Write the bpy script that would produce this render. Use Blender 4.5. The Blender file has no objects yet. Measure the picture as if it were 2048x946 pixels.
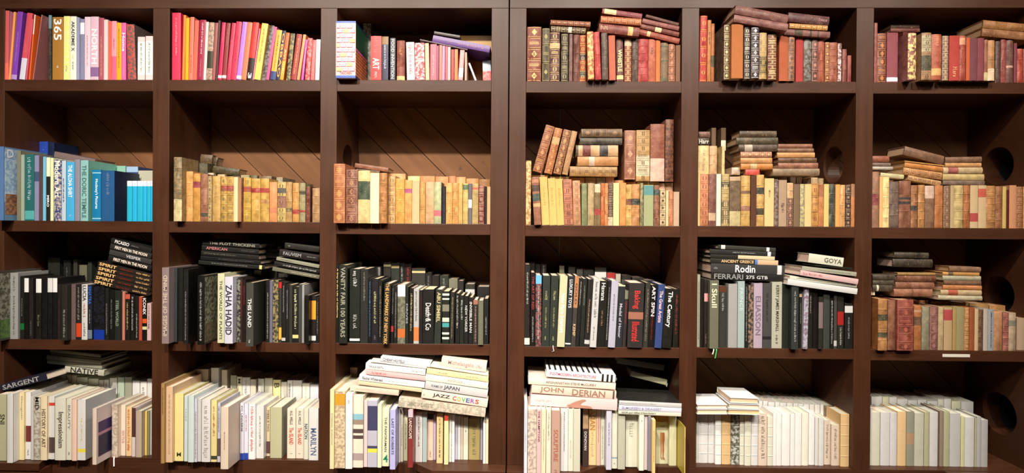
import bpy, math, random, re
from mathutils import Vector, Matrix, Euler
sc = bpy.context.scene
COL = sc.collection
random.seed(7)

# ------------------------------------------------------------------ camera
F, D, S = 1150.0, 2.3, 500.0          # focal length in px of the 2048x946 frame, distance to the shelf fronts (m), px per metre there
RA, RB, RC, PPX, PPY = 0.004925619663284527, 0.019179428142122694, 0.006700939449800914, 1010.8501515763671, 462.01514884075107
def _rx(a): return Matrix(((1,0,0),(0,math.cos(a),-math.sin(a)),(0,math.sin(a),math.cos(a))))
def _ry(b): return Matrix(((math.cos(b),0,math.sin(b)),(0,1,0),(-math.sin(b),0,math.cos(b))))
def _rz(c): return Matrix(((math.cos(c),-math.sin(c),0),(math.sin(c),math.cos(c),0),(0,0,1)))
ROT = _rz(RC) @ _ry(RB) @ _rx(RA)
CAMZ = 1.5
def _w(v): return Vector((v[0], v[2], -v[1]))
RT = ROT.transposed()
_r, _u, _b = _w(RT @ Vector((1,0,0))), -_w(RT @ Vector((0,1,0))), -_w(RT @ Vector((0,0,1)))
cam = bpy.data.objects.new('camera', bpy.data.cameras.new('camera'))
COL.objects.link(cam)
m = Matrix((_r, _u, _b)).transposed().to_4x4()
m.translation = Vector((0, -D, CAMZ))
cam.matrix_world = m
cam.data.sensor_width = 36; cam.data.lens = F / 2048 * 36
cam.data.shift_x = (1024 - PPX) / 2048; cam.data.shift_y = (PPY - 473) / 2048
cam.data.clip_start = .05
sc.camera = cam

# ------------------------------------------------------------------ light
sc.view_settings.view_transform = 'Standard'; sc.view_settings.look = 'None'
sc.view_settings.gamma = 1; sc.view_settings.use_curve_mapping = False
sc.view_settings.exposure = -1.42
w = bpy.data.worlds.new('room_light'); sc.world = w; w.use_nodes = True
w.node_tree.nodes['Background'].inputs[0].default_value = (1, .9, .78, 1)
w.node_tree.nodes['Background'].inputs[1].default_value = .018
def lamp(x, y, z, power, aim_z, cone=115, col=(1, .90, .77)):
    l = bpy.data.lights.new('ceiling_spot', 'SPOT'); l.energy = power; l.color = col
    l.spot_size = math.radians(cone); l.spot_blend = 1.0; l.shadow_soft_size = .05
    o = bpy.data.objects.new('ceiling_spot', l); COL.objects.link(o)
    o.location = (x, y, z); o.rotation_euler = (Vector((x, 0, aim_z)) - Vector((x, y, z))).to_track_quat('-Z', 'Y').to_euler()
# warm track spots: a far row for the left bookcase, a near steep row for the right one, and low-aimed ones added to brighten the bottom shelves
for x, y, z, p, az, cone in ((-1.45, -2.5, 3.62, 1250, .7, 80), (-.5, -2.5, 3.62, 1150, .7, 76), (.45, -1.1, 2.98, 250, .5, 115), (1.2, -1.1, 2.98, 250, .5, 115), (2.0, -1.1, 2.98, 240, .5, 115),
                             (.5, -2.2, 2.95, 270, .75, 40), (1.45, -2.2, 2.95, 290, .7, 40), (-.35, -2.2, 2.95, 260, .75, 40)):
    lamp(x, y, z, p, az, cone)
pl = bpy.data.lights.new('ceiling_panel', 'AREA'); pl.shape = 'RECTANGLE'; pl.size = 1.9; pl.size_y = .7; pl.energy = 95; pl.color = (1, .95, .88)  # soft light added to lay a grey sheen on the upper wood
po = bpy.data.objects.new('ceiling_panel', pl); COL.objects.link(po); po.location = (.75, -2.3, 3.35)
po.rotation_euler = (Vector((.35, 0, 2.2)) - po.location).to_track_quat('-Z', 'Y').to_euler()

# ------------------------------------------------------------------ materials
def lin(h):
    h = ''.join(c * 2 for c in h) if len(h) == 3 else h
    out = []
    for i in (0, 2, 4):
        c = int(h[i:i+2], 16) / 255
        out.append((c / 12.92 if c <= .04045 else ((c + .055) / 1.055) ** 2.4))
    return tuple(out)
def newmat(name):
    m = bpy.data.materials.new(name); m.use_nodes = True
    n = m.node_tree.nodes; return m, n, m.node_tree.links, n['Principled BSDF']
def N(n, t, **k):
    o = n.new(t)
    for a, v in k.items(): setattr(o, a, v)
    return o
def mix(n, l, fac, a, b, mode='MIX'):
    o = n.new('ShaderNodeMix'); o.data_type = 'RGBA'; o.blend_type = mode
    for s, v in ((o.inputs[0], fac), (o.inputs[6], a), (o.inputs[7], b)):
        if hasattr(v, 'links') or hasattr(v, 'is_linked'): l.new(v, s)
        elif isinstance(v, tuple): s.default_value = v if len(v) == 4 else (*v, 1)
        else: s.default_value = v
    return o.outputs[2]
def ramp(n, l, src, pts):
    r = n.new('ShaderNodeValToRGB'); l.new(src, r.inputs[0]); e = r.color_ramp.elements
    while len(e) < len(pts): e.new(.5)
    for q, (p, c) in zip(e, pts):
        q.position = p; q.color = (c, c, c, 1) if isinstance(c, (int, float)) else (*c, 1)
    return r.outputs[0]
def mathn(n, l, op, a, b=0.0):
    o = N(n, 'ShaderNodeMath', operation=op)
    for s, v in ((o.inputs[0], a), (o.inputs[1], b)):
        if isinstance(v, (int, float)): s.default_value = v
        else: l.new(v, s)
    return o.outputs[0]
def cover_material(name, rough, wear, grain, spec=.5):
    m, n, l, bs = newmat(name)
    col = N(n, 'ShaderNodeAttribute', attribute_name='Col'); orn = N(n, 'ShaderNodeAttribute', attribute_name='Orn')
    tc = N(n, 'ShaderNodeTexCoord'); oi = N(n, 'ShaderNodeObjectInfo')
    vm = N(n, 'ShaderNodeVectorMath', operation='ADD'); l.new(tc.outputs['Object'], vm.inputs[0])
    sc_ = N(n, 'ShaderNodeVectorMath', operation='SCALE'); l.new(oi.outputs['Location'], sc_.inputs[0]); sc_.inputs['Scale'].default_value = 3.7
    l.new(sc_.outputs[0], vm.inputs[1]); P = vm.outputs[0]
    def noise(scale, det=3, rgh=.6):
        t = N(n, 'ShaderNodeTexNoise'); l.new(P, t.inputs['Vector']); t.inputs['Scale'].default_value = scale
        t.inputs['Detail'].default_value = det; t.inputs['Roughness'].default_value = rgh; return t.outputs['Fac']
    c = col.outputs['Color']
    c = mix(n, l, ramp(n, l, noise(38), [(.25, 0), (.75, 1)]), mix(n, l, 1.0, c, (1 - wear, 1 - wear, 1 - wear), 'MULTIPLY'), mix(n, l, wear * .22, c, (.85, .66, .42)))
    if wear > .1:
        c = mix(n, l, ramp(n, l, noise(120, 4, .7), [(.60, 0), (.72, .55)]), c, (.03, .012, .006))
        c = mix(n, l, ramp(n, l, noise(170, 3, .6), [(.62, 0), (.72, .5)]), c, (.62, .42, .22))
    # gilt tooling: rings and dots; printed pictures: soft patches
    vo = N(n, 'ShaderNodeTexVoronoi'); vo.feature = 'DISTANCE_TO_EDGE'; l.new(P, vo.inputs['Vector']); vo.inputs['Scale'].default_value = 130
    gil = ramp(n, l, vo.outputs['Distance'], [(.035, 1), (.09, 0)])
    gil = mathn(n, l, 'MULTIPLY', gil, ramp(n, l, noise(75, 1), [(.47, 0), (.53, 1)]))
    gil = mathn(n, l, 'MAXIMUM', gil, ramp(n, l, noise(240, 1), [(.64, 0), (.69, 1)]))
    pic = ramp(n, l, noise(85, 4, .62), [(.45, 0), (.56, .8)])
    isp = mathn(n, l, 'GREATER_THAN', orn.outputs['Alpha'], .75)
    has = mathn(n, l, 'GREATER_THAN', orn.outputs['Alpha'], .25)
    mask = mathn(n, l, 'ADD', mathn(n, l, 'MULTIPLY', pic, isp), mathn(n, l, 'MULTIPLY', gil, mathn(n, l, 'SUBTRACT', 1.0, isp)))
    mask = mathn(n, l, 'MULTIPLY', mask, has)
    mask = mathn(n, l, 'MULTIPLY', mask, .85)
    c = mix(n, l, mask, c, orn.outputs['Color'])
    l.new(c, bs.inputs['Base Color']); bs.inputs['Roughness'].default_value = rough; bs.inputs['Specular IOR Level'].default_value = spec
    bp = N(n, 'ShaderNodeBump'); bp.inputs['Strength'].default_value = grain; bp.inputs['Distance'].default_value = .001
    l.new(noise(300, 3), bp.inputs['Height']); l.new(bp.outputs[0], bs.inputs['Normal'])
    return m
M = {'a': cover_material('worn_leather', .5, .46, .5, .35), 'm': cover_material('printed_dust_jacket', .38, .04, .05, .45),
     'p': cover_material('glossy_card', .36, .03, .03, .45), 'c': cover_material('book_cloth', .75, .09, .3, .3)}
def page_material():
    m, n, l, bs = newmat('paper_pages')
    tc = N(n, 'ShaderNodeTexCoord'); oi = N(n, 'ShaderNodeObjectInfo')
    wv = N(n, 'ShaderNodeTexWave'); wv.bands_direction = 'X'; wv.inputs['Scale'].default_value = 260; wv.inputs['Distortion'].default_value = 1.2
    l.new(tc.outputs['Object'], wv.inputs['Vector'])
    c = mix(n, l, .5, oi.outputs['Color'], oi.outputs['Color'])
    c = mix(n, l, mathn(n, l, 'MULTIPLY', wv.outputs['Fac'], .35), c, mix(n, l, 1.0, oi.outputs['Color'], (.55, .47, .36), 'MULTIPLY'))
    l.new(c, bs.inputs['Base Color']); bs.inputs['Roughness'].default_value = .9
    return m
M['page'] = page_material()
def ink_material():
    m, n, l, bs = newmat('printed_ink'); oi = N(n, 'ShaderNodeObjectInfo')
    l.new(oi.outputs['Color'], bs.inputs['Base Color']); bs.inputs['Roughness'].default_value = .5
    return m
M['ink'] = ink_material()
def veneer():
    m, n, l, bs = newmat('dark_brown_veneer'); tc = N(n, 'ShaderNodeTexCoord'); mp = N(n, 'ShaderNodeMapping')
    l.new(tc.outputs['Object'], mp.inputs[0]); at = N(n, 'ShaderNodeAttribute', attribute_name='Grain')
    sv = N(n, 'ShaderNodeMix'); sv.data_type = 'VECTOR'; l.new(at.outputs['Fac'], sv.inputs[0])
    sv.inputs[4].default_value = (2.5, 25, 40); sv.inputs[5].default_value = (40, 25, 2.5); l.new(sv.outputs[1], mp.inputs['Scale'])
    a = N(n, 'ShaderNodeTexNoise'); l.new(mp.outputs[0], a.inputs[0]); a.inputs['Scale'].default_value = 1; a.inputs['Detail'].default_value = 6; a.inputs['Roughness'].default_value = .65
    b = N(n, 'ShaderNodeTexNoise'); l.new(tc.outputs['Object'], b.inputs[0]); b.inputs['Scale'].default_value = 5; b.inputs['Detail'].default_value = 4
    c = mix(n, l, ramp(n, l, a.outputs['Fac'], [(.3, 0), (.7, 1)]), (.042, .0135, .0056), (.074, .0255, .0105))
    c = mix(n, l, ramp(n, l, b.outputs['Fac'], [(.4, 0), (.75, .45)]), c, (.085, .033, .016))
    l.new(c, bs.inputs['Base Color'])
    r = mathn(n, l, 'ADD', mathn(n, l, 'MULTIPLY', b.outputs['Fac'], .14), .36); l.new(r, bs.inputs['Roughness'])
    bs.inputs['Specular IOR Level'].default_value = .38
    bp = N(n, 'ShaderNodeBump'); bp.inputs['Strength'].default_value = .12; bp.inputs['Distance'].default_value = .001
    l.new(a.outputs['Fac'], bp.inputs['Height']); l.new(bp.outputs[0], bs.inputs['Normal'])
    return m
M['veneer'] = veneer()
def plank_mat():
    m, n, l, bs = newmat('old_pine_planks'); tc = N(n, 'ShaderNodeTexCoord'); mp = N(n, 'ShaderNodeMapping')
    l.new(tc.outputs['Object'], mp.inputs[0]); mp.inputs['Rotation'].default_value = (0, math.radians(-45), 0); 
    m2 = N(n, 'ShaderNodeMapping'); l.new(mp.outputs[0], m2.inputs[0]); m2.inputs['Scale'].default_value = (2, 10, 16)
    a = N(n, 'ShaderNodeTexNoise'); l.new(m2.outputs[0], a.inputs[0]); a.inputs['Scale'].default_value = 1.5; a.inputs['Detail'].default_value = 5
    col = N(n, 'ShaderNodeAttribute', attribute_name='Col')
    c = mix(n, l, ramp(n, l, a.outputs['Fac'], [(.3, 0), (.75, 1)]), (.16, .064, .021), (.25, .108, .038))
    c = mix(n, l, .6, c, mix(n, l, 1.0, c, col.outputs['Color'], 'MULTIPLY'))
    v = N(n, 'ShaderNodeTexNoise'); l.new(tc.outputs['Object'], v.inputs[0]); v.inputs['Scale'].default_value = 22
    c = mix(n, l, ramp(n, l, v.outputs['Fac'], [(.70, 0), (.76, .7)]), c, (.06, .025, .01))
    l.new(c, bs.inputs['Base Color']); bs.inputs['Roughness'].default_value = .7
    return m
M['plank'] = plank_mat()
def plain(name, c, r=.6):
    m, n, l, bs = newmat(name)
    t = N(n, 'ShaderNodeTexNoise'); t.inputs['Scale'].default_value = 30
    l.new(mix(n, l, mathn(n, l, 'MULTIPLY', t.outputs['Fac'], .25), (*c, 1), (*[x * .7 for x in c], 1)), bs.inputs['Base Color']); bs.inputs['Roughness'].default_value = r
    return m
M['dark'] = plain('dark_gap', (.008, .005, .003), .9); M['tag'] = plain('white_card', (.75, .68, .6)); M['floor'] = plain('brown_floor_boards', (.13, .07, .04), .5)
M['hole'] = plain('black_cable_pipe', (.004, .004, .005), .9); M['steel'] = plain('dull_steel_strip', (.25, .24, .22), .5)

# ------------------------------------------------------------------ mesh helpers
def mesh_obj(name, verts, faces, mat, parent=None, cols=None, orns=None, smooth=None):
    me = bpy.data.meshes.new(name); me.from_pydata(verts, [], faces); me.materials.append(mat)
    if cols:
        a = me.color_attributes.new('Col', 'FLOAT_COLOR', 'CORNER'); o = me.color_attributes.new('Orn', 'FLOAT_COLOR', 'CORNER')
        ca, oa = [], []
        for p, c, q in zip(me.polygons, cols, orns or [None] * len(cols)):
            for _ in range(p.loop_total): ca += [*c, 1]; oa += list(q) if q else [0, 0, 0, 0]
        a.data.foreach_set('color', ca); o.data.foreach_set('color', oa)
    if smooth:
        me.polygons.foreach_set('use_smooth', smooth)
    ob = bpy.data.objects.new(name, me); COL.objects.link(ob)
    if parent: ob.parent = parent
    return ob
BOXF = [(0,3,2,1),(4,5,6,7),(0,1,5,4),(1,2,6,5),(2,3,7,6),(3,0,4,7)]
def box_geo(V, Fc, x0, x1, y0, y1, z0, z1):
    k = len(V); V += [(x0,y0,z0),(x1,y0,z0),(x1,y1,z0),(x0,y1,z0),(x0,y0,z1),(x1,y0,z1),(x1,y1,z1),(x0,y1,z1)]
    Fc += [tuple(k + i for i in f) for f in BOXF]
def board(name, x0, x1, y0, y1, z0, z1, mat, parent=None, grain=0.0, bevel=.0012):
    V, Fc = [], []; box_geo(V, Fc, x0, x1, y0, y1, z0, z1)
    o = mesh_obj(name, V, Fc, mat, parent)
    a = o.data.attributes.new('Grain', 'FLOAT', 'POINT'); a.data.foreach_set('value', [grain] * 8)
    if bevel:
        b = o.modifiers.new('edge', 'BEVEL'); b.width = bevel; b.segments = 2; b.harden_normals = False
    return o

# ------------------------------------------------------------------ pixel <-> place
def ray(x, y):
    d = RT @ Vector(((x - PPX) / F, (y - PPY) / F, 1.0)); return Vector((d[0] / d[2], 1, -d[1] / d[2]))
def at_depth(x, y, yy):                       # point seen at pixel (x, y) on the vertical plane Y = yy
    r = ray(x, y); t = yy + D; return Vector((r.x * t, yy, CAMZ + r.z * t))
def proj(p):
    v = ROT @ Vector((p.x, -(p.z - CAMZ), p.y + D)); return PPX + F * v.x / v.z, PPY + F * v.y / v.z
def Z(v): return CAMZ - v / S                  # rectified row (px) -> height
def X(u): return u / S
DEPTH = .32

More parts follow.
